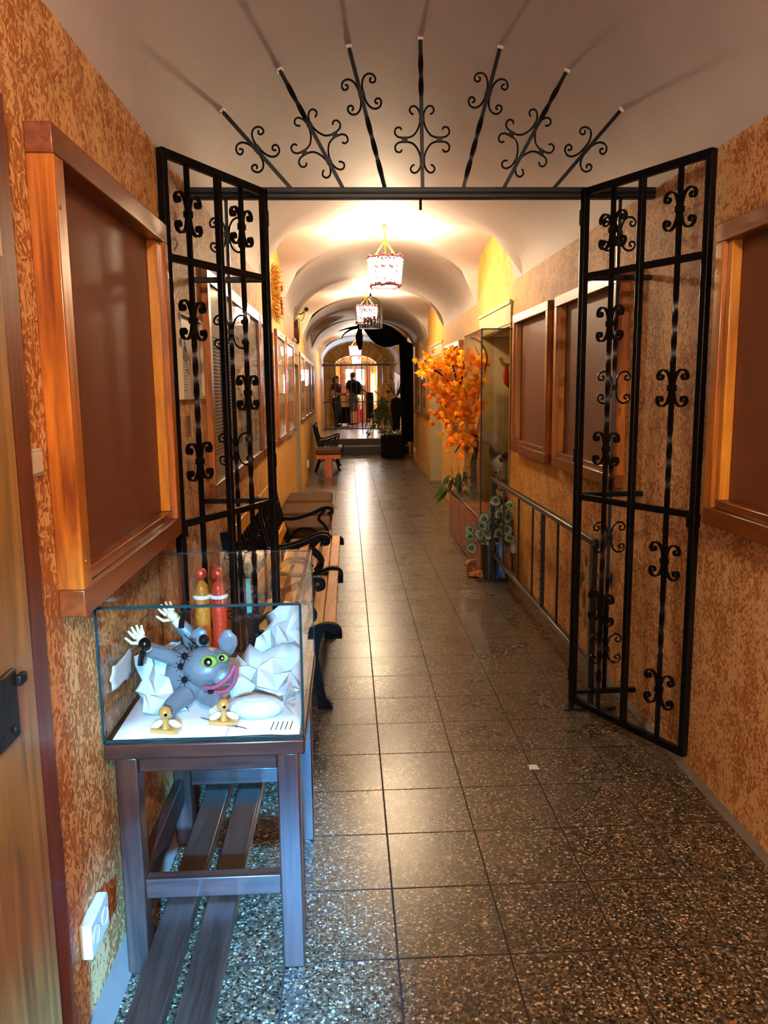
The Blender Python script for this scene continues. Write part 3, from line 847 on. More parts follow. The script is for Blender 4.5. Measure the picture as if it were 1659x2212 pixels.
sheet('crumpled_paper', [(-.50, 2.10, ZB + .02), (-.43, 2.16, ZB + .02), (-.44, 2.18, ZB + .15), (-.50, 2.16, ZB + .14)], 'crumpled bluish tissue tucked behind the left arm of the clay creature', 'paper2', .03, 6)
sheet('crumpled_paper', [(-.30, 2.33, ZB + .02), (-.14, 2.33, ZB + .02), (-.14, 2.44, ZB + .2), (-.26, 2.44, ZB + .17)], 'crumpled white paper standing in for a reflection at the back right of the glass case', 'paper2', .05, 8)  # paper added in place of a blue-white reflection
sheet('crumpled_paper', [(-.34, 2.15, ZB + .01), (-.14, 2.12, ZB + .01), (-.14, 2.33, ZB + .07), (-.34, 2.33, ZB + .07)], 'rumpled white tissue spread over the right middle of the glass case', 'paper2', .04, 9)
sheet('crumpled_paper', [(-.60, 2.2, ZB + .05), (-.50, 2.3, ZB + .05), (-.5, 2.32, ZB + .12), (-.6, 2.24, ZB + .12)], 'grey folded paper leaning at the back left of the glass case', 'paper2', .01, 10)
sheet('crumpled_paper', [(-.61, 1.93, ZB + .11), (-.605, 2.15, ZB + .09), (-.605, 2.15, ZB + .16), (-.61, 1.93, ZB + .17)], 'folded white paper against the left glass of the case', 'paper2', .006, 11)
# folded paper fish like bundle
t = thing('paper_bundle', 'folded white paper fan bundle at the front right of the glass case', 'paper', (-.24, 2.0, ZB))
m = MB(); m.ball((-.255, 2.0, ZB + .032), .05, 12, 8, (1.5, .8, .62)); m.build('wrapped_body', 'paper2', t, smooth=12)
m = MB()
for i in range(6):
    a = -1.0 + i * .4; q = V((-.185, 2.0, ZB + .035)); m.add([q, q + V((.035 * math.cos(a), .01, .06 * math.sin(a + .2))) + V((.0, .0, .01)), q + V((.035 * math.cos(a + .4), -.012, max(-.03, .06 * math.sin(a + .6))))], [(0, 1, 2)])
m.build('fan', 'paper2', t, smooth=0)
# clay creature
t = thing('clay_creature', 'grey clay creature with green eyes and raised white hands lying in the glass case', 'figurine', (-.42, 2.1, ZB))
HC = V((-.395, 2.08, ZB + .115))
body = MB(); body.ball((-.44, 2.12, ZB + .09), .075, 18, 12, (1.05, 1.0, 1.0)); body.ball((-.47, 2.16, ZB + .11), .05, 14, 9)
body.lumpy(.004, 60).build('body', 'clay', t, smooth=60)
hd = MB(); hd.ball(HC, .062, 20, 12, (1.08, .95, .92)); hd.ball(HC + V((.045, -.03, -.012)), .032, 14, 9, (1.1, 1, .8)); h_o = hd.lumpy(.0028, 70).build('head', 'clay', t, smooth=60); sub(h_o)
for dx, dz in ((-.02, .07), (.055, .06)):
    e_ = MB(); e_.ball(HC + V((dx, .03, dz)), .030, 14, 9, (.85, .3, 1.25)); e_.lumpy(.002, 80).build('ear', 'clay', h_o)
for dx, dz, r in ((.016, .032, .019), (.052, .042, .013)):
    e_ = MB(); e_.ball(HC + V((dx, -.047, dz)), r, 14, 9, (1.2, .7, .9)); e_.build('eyelid', 'clay_green', h_o)
    e_ = MB(); e_.ball(HC + V((dx, -.06, dz + .004)), r * .62, 12, 8); e_.build('eyeball', 'gloss_black', h_o)
    e_ = MB(); e_.ball(HC + V((dx + .004, -.073, dz + .008)), r * .2, 8, 6); e_.build('eye_highlight', 'white_gloss', h_o)
mo = MB(); mo.tube(catmull([HC + V(q) for q in ((.0, -.055, -.035), (.035, -.066, -.03), (.07, -.06, -.005), (.085, -.045, .02), (.082, -.05, -.02), (.06, -.062, -.045), (.02, -.058, -.048))], 4), .006, 8); mo.build('mouth', 'clay_pink', h_o)
for q in ((-.05, -.035, .045), (-.062, -.03, .015), (-.05, -.05, -.015), (.02, -.06, -.045)):
    e_ = MB(); c = HC + V(q); e_.ball(c, .0095, 10, 7)
    for i in range(8):
        a = i * PI / 4; e_.tube([c, c + V((.018 * math.cos(a), -.004, .018 * math.sin(a)))], .0007, 4)
    e_.build('pin_wart', 'gloss_black', h_o)
hr = MB(); hr.ball(HC + V((-.005, .01, .075)), .015, 10, 7)
for i in range(14):
    a = random.uniform(0, 6.28); p = HC + V((-.03 + .02 * math.cos(a), 0, .05)); hr.tube([p, p + V((random.uniform(-.05, .02), random.uniform(-.02, .02), random.uniform(.02, .05)))], .0008, 4)
hr.build('hair_tuft', 'gloss_black', h_o)
def hand(parent, wrist, d, n, s=1., mat='clay_lt'):
    d = V(d).normalized(); n = V(n).normalized(); w = d.cross(n); m = MB(); c = V(wrist)
    m.ball(c + d * .014 * s, .014 * s, 12, 8, (1, 1, 1)); m.ball(c + d * .024 * s, .013 * s, 12, 8)
    for k_, (o_, l_, b_) in enumerate(((-.012, .030, -.25), (-.004, .036, -.05), (.005, .034, .1), (.012, .026, .3))):
        p0 = c + d * .03 * s + w * o_ * s; p1 = p0 + (d + w * b_) * l_ * .5 * s; p2 = p1 + (d * .8 + w * b_ - n * .4) * l_ * .5 * s
        m.tube([p0, p1, p2], .0048 * s, 7, scale=[1, .9, .6])
    p0 = c + d * .014 * s - w * .012 * s; m.tube([p0, p0 + (d * .5 - w * .9) * .018 * s, p0 + (d * 1.2 - w * .9) * .026 * s], .0052 * s, 7, scale=[1, .9, .6])
    return m.build('hand', mat, parent)
for a, b, c, hd_, n_ in (((-.45, 2.1, ZB + .12), (-.50, 2.06, ZB + .16), (-.535, 2.035, ZB + .185), (-.5, -.2, 1), (0, -1, .2)), ((-.44, 2.14, ZB + .14), (-.455, 2.15, ZB + .19), (-.475, 2.15, ZB + .215), (-.6, .0, .8), (0, -1, 0))):
    m = MB(); m.tube(catmull([a, V(a).lerp(V(b), .5), b, c], 4), .02, 12, scale=None); ar = m.build('arm', 'clay', t); sub(ar)
    m = MB(); m.tube([c, V(c) + V(hd_).normalized() * .02], .015, 12); m.build('wrist', 'clay_lt', ar)
    hand(ar, V(c) + V(hd_).normalized() * .015, hd_, n_)
for a, b, c in (((-.45, 2.05, ZB + .05), (-.475, 2.0, ZB + .04), (-.478, 1.972, ZB + .03)), ((-.39, 2.05, ZB + .05), (-.365, 2.02, ZB + .045), (-.352, 2.0, ZB + .035))):
    m = MB(); m.tube(catmull([a, b, c], 5), .024, 12, scale=[1.2 - .05 * i for i in range(11)]); lg = m.build('leg', 'clay', t); sub(lg)
    m = MB(); c = V(c); m.tube([c, c + V((-.012, -.025, -.005))], .012, 10); m.build('ankle', 'clay_lt', lg)
def foot(c, label):
    c = V(c); t2 = thing('wooden_bird', label, 'carved toy', tuple(c))
    MB().obox(c + V((0, 0, .006)), V((.034, -.008, 0)), V((.004, .014, 0)), V((0, 0, .0055))).build('base_block', 'varn_ball', t2, bevel=.001)
    m = MB(); m.lathe([(.011, 0), (.007, .012), (.006, .02), (.009, .028)], c + V((0, 0, .011)), 12); m.build('neck', 'varn_ball', t2)
    m = MB(); m.ball(c + V((0, 0, .052)), .0165, 14, 9); m.build('head', 'varn_ball', t2)
    m = MB(); m.ball(c + V((.005, -.015, .052)), .0045, 9, 6); m.build('eye', 'gloss_black', t2)
    for sx in (-1, 1):
        m = MB(); m.ball(c + V((sx * .022, .004, .02)), .014, 10, 7, (1.3, .5, .7), Matrix.Rotation(sx * .5, 3, 'Y')); m.build('wing', 'clay_lt', t2)
foot((-.475, 1.925, ZB + .002), 'small varnished wooden bird with round head at the front left of the glass case')
foot((-.335, 1.965, ZB + .002), 'small varnished wooden bird with round head in front of the paper bundle')
# black knobbed sticks held in the hands
for c, lb in (((-.535, 2.0, ZB + .17), 'black knob-ended stick held by the left raised clay hand'), ((-.452, 2.12, ZB + .232), 'black knob held by the right raised clay hand')):
    m = MB(); c = V(c); m.ball(c + V((0, 0, .04)), .017, 14, 9, (1, 1, 1.1)); m.tube([c + V((0, 0, .04)), c + V((-.012, 0, .0)), c + V((-.014, 0, -.015))], .008, 10)
    tag(m.build('knobbed_stick', 'gloss_black', origin=tuple(c)), lb, 'stick')
for x, mt, lb in ((-.47, 'scale_orange', 'orange scaly bird figure at the back of the glass case'), (-.418, 'scale_red', 'red scaly bird figure at the back of the glass case')):
    t2 = thing('scaly_bird', lb, 'figurine', (x, 2.46, ZB))
    m = MB(); m.lathe([(.022, 0), (.026, .05), (.024, .12), (.026, .2), (.02, .25), (.004, .27)], (x, 2.46, ZB), 16); m.build('body', mt, t2)
    m = MB(); m.lathe([(.028, .2), (.03, .206), (.022, .212)], (x, 2.46, ZB + .01), 14); m.build('collar', 'white_gloss', t2)
    m = MB(); m.ball((x, 2.455, ZB + .288), .02, 12, 8); m.tube([(x, 2.44, ZB + .288), (x - .012, 2.425, ZB + .28)], .006, 8, scale=[1, .2]); m.build('head', 'scale_red', t2)
tag(MB().box((-.33, 2.45, ZB + .16), (-.315, 2.455, ZB + .27)).build('teal_ribbon', 'teal', origin=None), 'narrow teal ribbon at the back of the glass case', 'ribbon')

# ------------------------------------------------------------------ park benches with cast iron ends
def bench_end(y, parent, xw=-.60, xf=-.09):
    m = MB()
    back = catmull([(xw + .03, y, .86), (xw + .05, y, .72), (xw + .10, y, .52), (xw + .14, y, .40), (xw + .13, y, .25), (xw + .08, y, .10), (xw + .05, y, .0)], 5)
    m.rect(back, .032, .045, (1, 0, 0))
    seat = catmull([(xw + .14, y, .38), (xw + .26, y, .355), (xw + .38, y, .365), (xf - .03, y, .40), (xf + .02, y, .385), (xf + .025, y, .345)], 5)
    m.rect(seat, .034, .04, (0, 0, 1))
    leg = catmull([(xf - .06, y, .38), (xf - .09, y, .28), (xf - .075, y, .16), (xf - .06, y, .06), (xf - .04, y, .012), (xf - .015, y, .012)], 5)
    m.rect(leg, .032, .04, (1, 0, 0))
    arm = catmull([(xw + .09, y, .56), (xw + .18, y, .55), (xw + .30, y, .58), (xf - .1, y, .625), (xf - .05, y, .625), (xf - .04, y, .595), (xf - .07, y, .585)], 6)
    m.rect(arm, .036, .026, (0, 0, 1))
    st = catmull([(xf - .09, y, .615), (xf - .14, y, .55), (xf - .10, y, .50), (xf - .08, y, .45), (xf - .13, y, .40)], 5)
    m.rect(st, .024, .022, (1, 0, 0))
    m.tube(catmull([(xw + .15, y, .41), (xw + .22, y, .47), (xw + .32, y, .47), (xf - .14, y, .42)], 5), .010, 8)
    m.tube(catmull([(xw + .09, y, .12), (xw + .2, y, .2), (xf - .15, y, .2), (xf - .075, y, .12)], 5), .010, 8)
    m.obox((xf - .04, y, .008), (.035, 0, 0), (0, .02, 0), (0, 0, .008)); m.obox((xw + .05, y, .008), (.03, 0, 0), (0, .02, 0), (0, 0, .008))
    return m.build('cast_iron_end', 'castiron', parent, smooth=40)
def park_bench(ya, yb, label, xw=-.60, xf=-.09, slat='bench_y', full_back=True):
    t = thing('park_bench', label, 'bench', ((xw + xf) / 2, (ya + yb) / 2, 0))
    for y in (ya, yb): bench_end(y, t, xw, xf)
    for i in range(4):
        x = xw + .155 + i * .082; z = .372 - .012 * math.sin(i / 3 * PI)
        MB().obox((x + .034, (ya + yb) / 2, z + .014), (.030, 0, 0), (0, (yb - ya) / 2 - .012, 0), (0, 0, .01)).build('seat_slat', slat, t, bevel=.004)
    MB().obox((xf - .012, (ya + yb) / 2, .41), (.03, 0, 0), (0, (yb - ya) / 2 - .012, 0), (0, 0, .012)).build('seat_slat', slat, t, bevel=.005)
    nrm = V((.30, 0, .1)).normalized()
    for z, x in ((.82, xw + .045), (.50, xw + .115)):
        MB().obox((x, (ya + yb) / 2, z), (.012, 0, .003), (0, (yb - ya) / 2 - .012, 0), (-.008, 0, .032)).build('back_rail', slat, t, bevel=.004)
    m = MB(); n = 9
    for i in range(n):
        y0 = ya + .08 + i * (yb - ya - .16) / n; y1 = y0 + (yb - ya - .16) / n
        for (a, b) in (((y0, .54), (y1, .78)), ((y1, .54), (y0, .78))):
            f_ = lambda z: xw + .115 - (z - .50) * .22
            m.tube([(f_(a[1]), a[0], a[1]), (f_(b[1]), b[0], b[1])], .006, 6)
        c = ((xw + .09), (y0 + y1) / 2, .66); m.tube([(xw + .08, (y0 + y1) / 2 + .03 * math.cos(a), .66 + .04 * math.sin(a)) for a in [k_ * PI / 6 for k_ in range(12)]], .006, 6, True)
    m.build('back_lattice', 'castiron', t)
    return t
park_bench(3.60, 4.68, 'nearer yellow-slatted park bench with cast iron ends, beside the glass case')
park_bench(4.79, 5.86, 'farther yellow-slatted park bench with cast iron ends, before the brown stools')
pb = park_bench(14.75, 15.72, 'dark park bench against the far left wall near the steps', xw=-.655, xf=-.13, slat='castiron')
for i, (y, x, c, lb) in enumerate(((14.85, -.44, 'paper', 'white card lying on the far dark bench, nearest the wall'), (14.85, -.35, 'terracotta', 'orange card lying on the far dark bench'), (14.85, -.17, 'paper', 'white card at the front edge of the far dark bench'))):
    tag(MB().obox((x, y, .425), (.028, 0, .01), (0, .05, .0), (0, .03, .035)).build('card', c, smooth=0, origin=(x, y, .40)), lb, 'card')

# ------------------------------------------------------------------ upholstered benches
def stool(ya, yb, label, xa=-.58, xb=-.16, H=.47):
    t = thing('upholstered_stool', label, 'stool', ((xa + xb) / 2, (ya + yb) / 2, 0))
    o = MB().box((xa - .005, ya - .01, H - .085), (xb + .005, yb + .01, H)).build('cushion', 'cushion', t)
    b = o.modifiers.new('bevel', 'BEVEL'); b.width = .03; b.segments = 4
    MB().box((xa, ya, H - .155), (xb, yb, H - .087)).build('rail', 'ott_wood', t, bevel=.004)
    xm = (xa + xb) / 2
    for y in (ya + .002, yb - .042): MB().box((xm - .06, y, 0), (xm + .06, y + .04, H - .156)).build('leg', 'ott_wood', t, bevel=.004)
    MB().box((xm - .02, ya + .05, .12), (xm + .02, yb - .05, .18)).build('stretcher', 'ott_wood', t)
    return t
stool(6.00, 6.56, 'brown upholstered stool right behind the yellow bench, nearest of three', -.57, -.165, .46)
stool(6.66, 7.27, 'brown upholstered stool in the middle of the row of three', -.60, -.15, .47)
stool(7.40, 8.02, 'brown upholstered stool at the far end of the row of three', -.60, -.17, .47)
stool(13.55, 14.35, 'brown upholstered bench with orange wooden T leg beside the dark park bench', -.55, -.135, .478)

# ------------------------------------------------------------------ lamps
def lamp(x, y, ztop, zc_, label, light=60, r=.15, h=.235, col=(1., .76, .43), rim=True):
    t = thing('basket_chandelier', label, 'lamp', (x, y, ztop))
    zs = zc_ + h / 2
    MB().lathe([(.03, 0), (.028, -.015), (.008, -.03)], (x, y, ztop), 14).build('ceiling_hook', 'gold', t)
    m = MB(); n = 12
    top = ztop - .03; kn = zs + .15
    m.tube([(x, y, top), (x, y, kn)], .006, 6)
    m.build('hanging_rod', 'gold', t)
    for i in range(3):
        a = 2 * PI * i / 3 + .5; p = V((x, y, kn)); q = V((x + r * .85 * math.cos(a), y + r * .85 * math.sin(a), zs))
        m = MB()
        for k_ in range(11):
            c = p.lerp(q, (k_ + .5) / 11); m.ball(c, .0085, 8, 5, (1, 1, 1.3))
        m.build('chain', 'gold', t)
    m = MB(); seg = 26
    for k_ in range(seg):
        a = 2 * PI * k_ / seg
        for i in range(9):
            z = zs - .02 - (h - .04) * i / 8; rr = r * (1 - .13 * i / 8)
            if k_ % 2 == 0 or i % 2 == 0: m.ball((x + rr * math.cos(a), y + rr * math.sin(a), z), .0095, 6, 4, (1, 1, 1.25))
    m.build('bead_strings', 'beads', t)
    for z, rr in ((zs, r), (zs - h, r * .87)):
        m = MB(); m.tube([(x + rr * math.cos(a), y + rr * math.sin(a), z) for a in [2 * PI * k_ / 30 for k_ in range(30)]], .009, 7, True)
        for k_ in range(44):
            a = 2 * PI * k_ / 44 + random.uniform(-.05, .05); m.ball((x + rr * math.cos(a), y + rr * math.sin(a), z + random.uniform(-.014, .014)), random.uniform(.008, .014), 6, 4)
        m.build('beaded_rim', 'bead_rim', t)
    for i in range(3):
        a = 2 * PI * i / 3 + .3
        MB().ball((x + .05 * math.cos(a), y + .05 * math.sin(a), zc_ - .01), .034, 12, 8, (1, 1, 1.25)).build('bulb', 'bulb', t)
    L = bpy.data.lights.new('lamp_light', 'POINT'); L.energy = light; L.color = col; L.shadow_soft_size = .05
    lo = bpy.data.objects.new('lamp_light', L); COL.objects.link(lo); lo.location = (0, 0, zs - .02 - ztop); lo.parent = t
    return t
GL = 1.0
lamp(.353, 7.15, 2.885, 2.508, 'beaded basket chandelier in the nearest vault, biggest of the hanging lamps', 42 * GL)
lamp(.31, 11.8, 2.88, 2.565, 'beaded basket chandelier beside the hanging birdcage', 36 * GL)
lamp(.22, 19.8, 2.88, 2.42, 'small glowing chandelier far down beyond the black drape', 30 * GL)
lamp(.32, 26.2, 2.74, 2.42, 'glowing lamp in the vestibule before the entrance door', 13 * GL)
# hanging spiky shade shadows come from a twig ring on the near lamp hook
t = thing('bird_cage', 'wire birdcage with pink flowers hanging beside the second lamp', 'birdcage', (.32, 10.4, 2.27))
cx_, cy_, r_ = .32, 10.4, .145
m = MB()
for i in range(22):
    a = 2 * PI * i / 22; pts = [(cx_ + r_ * math.cos(a), cy_ + r_ * math.sin(a), 2.27 + .25 * k_ / 4) for k_ in range(5)]
    pts += [(cx_ + r_ * math.cos(a) * math.cos(b), cy_ + r_ * math.sin(a) * math.cos(b), 2.52 + .14 * math.sin(b)) for b in [PI / 2 * k_ / 6 for k_ in range(1, 7)]]
    m.tube(pts, .0022, 5)
m.build('wire_bars', 'rail_iron', t)
m = MB()
for z in (2.27, 2.40, 2.52): m.tube([(cx_ + r_ * math.cos(a), cy_ + r_ * math.sin(a), z) for a in [2 * PI * k_ / 28 for k_ in range(28)]], .004, 6, True)
m.lathe([(r_, 0), (r_, .012)], (cx_, cy_, 2.265), 28); m.build('hoops', 'rail_iron', t)
m = MB(); m.lathe([(.012, 0), (.016, .02), (.008, .05)], (cx_, cy_, 2.655), 12); m.tube([(cx_, cy_, 2.70), (cx_, cy_, zc(cx_, 10.4))], .0025, 6)
m.build('hanging_chain', 'rail_iron', t)
fl = MB(); gr = MB()
for i in range(60):
    a = random.uniform(0, 6.28); rr = random.uniform(.02, .12); p = V((cx_ + rr * math.cos(a), cy_ + rr * math.sin(a), 2.29 + random.uniform(0, .12)))
    (fl if i % 2 else gr).ball(p, random.uniform(.010, .018), 6, 4)
fl.build('pink_flowers', 'clay_pink', t); gr.build('foliage', 'green', t)

# ------------------------------------------------------------------ wreath, clock, camera
t = thing('straw_wreath', 'dried straw and corn wall bouquet with red flowers high on the left wall', 'wall decoration', (-.62, 7.0, 2.05))
m = MB(); rnd = random.Random(4)
for i in range(260):
    z = rnd.uniform(2.13, 2.5); w = .09 * (1 - abs(z - 2.3) / .34) + .03
    p = V((-.618, 7.0 + rnd.uniform(-w, w) * 1.3, z)); d = V((rnd.uniform(.1, .8), rnd.uniform(-.7, .7), rnd.uniform(-.3, 1.0) if z > 2.25 else rnd.uniform(-1, .2))).normalized()
    l = rnd.uniform(.05, .11); m.tube([p, p + d * l * .5, p + d * l + V((0, 0, -.01))], .005, 4, scale=[.5, 1.2, .2])
m.build('dried_stalks', 'straw', t, smooth=0)
for i in range(4):
    p = V((-.56 + rnd.uniform(0, .03), 6.98 + rnd.uniform(-.1, .1), (2.15, 2.23, 2.36, 2.2)[i])); m = MB()
    for k_ in range(7):
        a = 2 * PI * k_ / 7; m.ball(p + V((0, .016 * math.cos(a), .016 * math.sin(a))), .011, 6, 4)
    m.build('red_flower', 'red_flower', t)
t = thing('wall_clock', 'round brown wall clock high on the left wall under the camera', 'clock', (-.63, 10.4, 2.22))
yk, zk = 10.45, 2.24; xk = XL(yk)
MB().lathe([(.155, 0), (.155, .05), (.14, .06), (.13, .05)], (xk, yk, zk), 28, (1, 0, 0)).build('case', 'door_red', t)
MB().lathe([(.13, 0), (.13, .003)], (xk + .05, yk, zk), 28, (1, 0, 0)).build('dial', 'clockface', t)
m = MB(); m.beam((xk + .055, yk, zk), (xk + .055, yk + .05, zk + .04), .006, .003, (1, 0, 0)); m.beam((xk + .055, yk, zk), (xk + .055, yk - .02, zk - .09), .005, .003, (1, 0, 0)); m.build('hands', 'dark', t)
t = thing('security_camera', 'small white security camera on a bracket high on the left wall', 'camera', (-.65, 10.25, 2.45))
m = MB(); m.tube([(XL(10.3), 10.3, 2.44), (-.56, 10.27, 2.44), (-.515, 10.25, 2.47)], .008, 8); m.lathe([(.03, 0), (.03, .01)], (XL(10.3), 10.3, 2.44), 12, (1, 0, 0)); m.build('bracket', 'rail_iron', t)
m = MB(); m.lathe([(.03, 0), (.034, .02), (.034, .09), (.02, .1)], (-.5, 10.30, 2.50), 16, (.1, -1, -.1)); m.build('body', 'white_plastic', t)
m = MB(); m.ball((-.49, 10.2, 2.49), .022, 12, 8); m.build('lens', 'gloss_black', t)
m = MB(); m.tube(catmull([(-.52, 10.25, 2.46), (-.53, 10.2, 2.38), (-.57, 10.25, 2.36), (-.62, 10.3, 2.42)], 5), .004, 6); m.build('cable', 'dark', t)

# ------------------------------------------------------------------ right side: showcase, donkey, maple, plants, rail
X1 = 1.045; BZ = .47
t = thing('slatted_plinth', 'reddish slatted wooden plinth under the glass showcase', 'plinth', (1.18, 7.2, 0))
MB().box((X1 + .012, 6.205, .0), (1.30, 8.18, BZ - .03)).build('carcass', 'dark', t)
m = MB(); n = 27
for i in range(n):
    y0 = 6.2 + i * 1.98 / n; m.box((X1, y0, .01), (X1 + .012, y0 + .052, BZ - .02 - .04 * (i / n)))
m.build('slats', 'slat_z', t, bevel=.002)
m = MB(); n = 4
for i in range(n): m.box((X1 + .01 + i * .063, 6.193, .01), (X1 + .06 + i * .063, 6.206, BZ - .02))
m.build('end_slats', 'slat_z', t)
MB().box((X1 - .004, 6.19, BZ - .018), (1.302, 7.12, BZ)).build('top_board', 'slat_z', t, bevel=.003)
MB().box((X1 + .015, 7.14, BZ - .03), (1.30, 8.16, BZ - .02)).build('soil', 'dark_pot', t)
t = thing('glass_showcase', 'tall glass showcase around the donkey head on the right wall', 'display case', (1.18, 6.65, BZ))
a0, a1, ztp = 6.2, 7.1, 1.945
MB().box((X1, a0, BZ), (X1 + .006, a1, ztp)).build('side_pane', 'clear_thin', t, smooth=0)
MB().box((X1, a0, BZ), (1.308, a0 + .006, ztp)).build('front_pane', 'clear_thin', t, smooth=0)
MB().box((X1, a1, BZ), (1.308, a1 + .006, ztp)).build('back_pane', 'clear_thin', t, smooth=0)
MB().box((X1, a0, ztp), (1.308, a1, ztp + .006)).build('top_pane', 'clear_thin', t, smooth=0)
m = MB()
for p, q in (((X1, a0, BZ), (X1, a0, ztp)), ((X1, a0, ztp), (X1, a1, ztp)), ((X1, a0, ztp), (1.308, a0, ztp))): m.beam(p, q, .009, .009)
m.build('dark_seal', 'dark', t, smooth=0)
# donkey bust standing in the niche
t = thing('donkey_bust', 'grey painted donkey head and neck statue inside the glass showcase', 'statue', (1.40, 6.85, .47))
def DK(x, y, z): return V((x, y, z))
m = MB()
neck = catmull([(1.40, 7.02, .50), (1.39, 6.98, .58), (1.37, 6.92, .70), (1.36, 6.88, .78)], 6)
m.tube(neck, .115, 18, scale=[1.25 - .5 * i / (len(neck) - 1) for i in range(len(neck))])
head = catmull([(1.365, 6.96, .83), (1.36, 6.88, .80), (1.35, 6.80, .72), (1.335, 6.73, .645), (1.325, 6.70, .60)], 6)
sc_ = [.62, .8, .95, 1.03, 1.05, 1.02, .98, .95, .92, .88, .83, .78, .73, .68, .64, .61, .58, .56, .55, .55, .55, .55, .55, .5, .35]
m.tube(head, .106, 18, scale=sc_[:len(head)])
bd = m.build('head_and_neck', 'donkey', t, smooth=60); rm = bd.modifiers.new('remesh', 'REMESH'); rm.mode = 'VOXEL'; rm.voxel_size = .009; rm.use_smooth_shade = True
m = MB(); m.ball((1.33, 6.722, .612), .063, 18, 12, (.98, .98, 1.1)); m.ball((1.326, 6.715, .585), .053, 14, 9, (1.02, 1, .8)); remeshed_ = m.build('muzzle', 'donkey_lt', t, smooth=60)
m = MB()
for sx in (-.026, .026): m.ball((1.327 + sx, 6.668, .63), .008, 10, 6, (1, .6, 1.3))
m.tube(catmull([(1.277, 6.70, .578), (1.30, 6.668, .572), (1.326, 6.660, .570), (1.352, 6.668, .572), (1.376, 6.70, .578)], 5), .0025, 6); m.build('nostrils', 'dark', t)
for sx in (-1, 1):
    dv = V((sx * .80, -.58, .12)).normalized(); ep = V((1.352, 6.80, .765)) + dv * .097; er_ = V((0, 0, 1)).rotation_difference(dv).to_matrix()
    m = MB(); m.ball(ep, .027, 16, 10, (1, .62, .35), er_); m.build('eye_white', 'donkey_lt', t)
    m = MB(); m.ball(ep + dv * .007, .0145, 12, 8, (1, .8, .35), er_); m.build('eye', 'gloss_black', t)
    m = MB(); e0 = V((1.362 + sx * .055, 6.92, .84)); e1 = e0 + V((sx * .045, -.01, .09)); e2 = e0 + V((sx * .07, 0, .185))
    m.sweep(catmull([e0, e1, e2], 6), [(.5 * math.cos(a) * .07, .28 * math.sin(a) * .07) for a in [2 * PI * i / 12 for i in range(12)]], (0, 1, 0), None, False, [.6, .8, .95, 1.05, 1.1, 1.15, 1.1, 1.0, .8, .6, .4, .22, .05])
    er = m.build('ear', 'donkey', t, smooth=60); sub(er)
    m = MB(); m.sweep(catmull([e0 + V((0, -.016, .03)), e1 + V((0, -.018, 0)), e2 + V((0, -.012, -.03))], 6), [(.5 * math.cos(a) * .045, .1 * math.sin(a) * .045) for a in [2 * PI * i / 10 for i in range(10)]], (0, 1, 0), None, False, [.5, .8, .95, 1.05, 1.1, 1.1, 1.05, .95, .8, .6, .4, .2, .05]); m.build('inner_ear', 'mane', er, smooth=60)
m = MB()
for i in range(26): m.ball((1.36 + random.uniform(-.04, .04), 6.86 + random.uniform(-.07, .1), .90 + random.uniform(-.03, .025)), random.uniform(.014, .026), 7, 5)
m.build('mane', 'mane', t)
m = MB()
def ringp(c, r, ax, n=24):
    q = V((0, 0, 1)).rotation_difference(V(ax)); return [V(c) + q @ V((r * math.cos(2 * PI * i / n), r * math.sin(2 * PI * i / n), 0)) for i in range(n)]
m.tube(ringp((1.34, 6.755, .672), .073, (-.1, -.55, -.8)), .008, 6, True);  m.tube([(1.275, 6.755, .68), (1.262, 6.83, .74), (1.268, 6.88, .80)], .007, 6); m.build('halter', 'bark', t)
# hanging twig with red ornament
t = thing('hanging_ornament', 'red ornament hanging from a short twig inside the glass showcase', 'ornament', (1.40, 6.75, 1.5))
m = MB(); m.tube(catmull([(1.50, 6.49, 1.70), (1.42, 6.72, 1.69), (1.34, 6.75, 1.685), (1.31, 6.75, 1.72), (1.30, 6.75, 1.75)], 5), .017, 8); m.build('twig', 'varn_ball', t)
m = MB(); m.tube(catmull([(1.345, 6.75, 1.68), (1.35, 6.75, 1.62), (1.355, 6.75, 1.55), (1.37, 6.75, 1.50)], 5), .025, 10, scale=[.3 + 1.0 * math.sin(PI * i / 15) for i in range(16)]); m.tube([(1.35, 6.75, 1.54), (1.335, 6.74, 1.53)], .008, 6); m.tube([(1.37, 6.75, 1.51), (1.36, 6.74, 1.485)], .006, 6); m.build('red_pendant', 'red', t)

# maple
t = thing('artificial_maple', 'orange artificial maple tree growing from the far end of the slatted plinth', 'tree', (1.17, 7.55, BZ))
m = MB()
trunk = catmull([(1.20, 7.45, BZ - .02), (1.19, 7.47, .75), (1.22, 7.5, .98), (1.18, 7.5, 1.15), (1.10, 7.5, 1.35), (1.02, 7.5, 1.6), (.96, 7.5, 1.85)], 5)
m.tube(trunk, .03, 9, scale=[1.1 - .03 * i for i in range(len(trunk))])
BR = [[(1.15, 7.5, 1.2), (1.0, 7.45, 1.5), (.85, 7.4, 1.64), (.70, 7.4, 1.72)], [(1.05, 7.5, 1.5), (1.1, 7.5, 1.7), (1.03, 7.5, 1.84)], [(1.18, 7.5, 1.15), (1.24, 7.5, 1.45), (1.26, 7.5, 1.72), (1.20, 7.5, 1.88)], [(1.15, 7.5, 1.2), (.98, 7.5, 1.25), (.9, 7.5, 1.38)], [(1.18, 7.5, 1.15), (1.08, 7.45, 1.0), (1.0, 7.4, .9)], [(1.22, 7.5, 1.0), (1.25, 7.5, 1.25)]]
for b_ in BR: m.tube(catmull(b_, 4), .010, 6, scale=[1.2 - .7 * i / (4 * (len(b_) - 1)) for i in range(4 * (len(b_) - 1) + 1)])
m.tube(catmull([(1.26, 7.3, 1.66), (1.27, 7.25, 1.78), (1.20, 7.2, 1.90), (1.11, 7.2, 1.945)], 5), .007, 6)
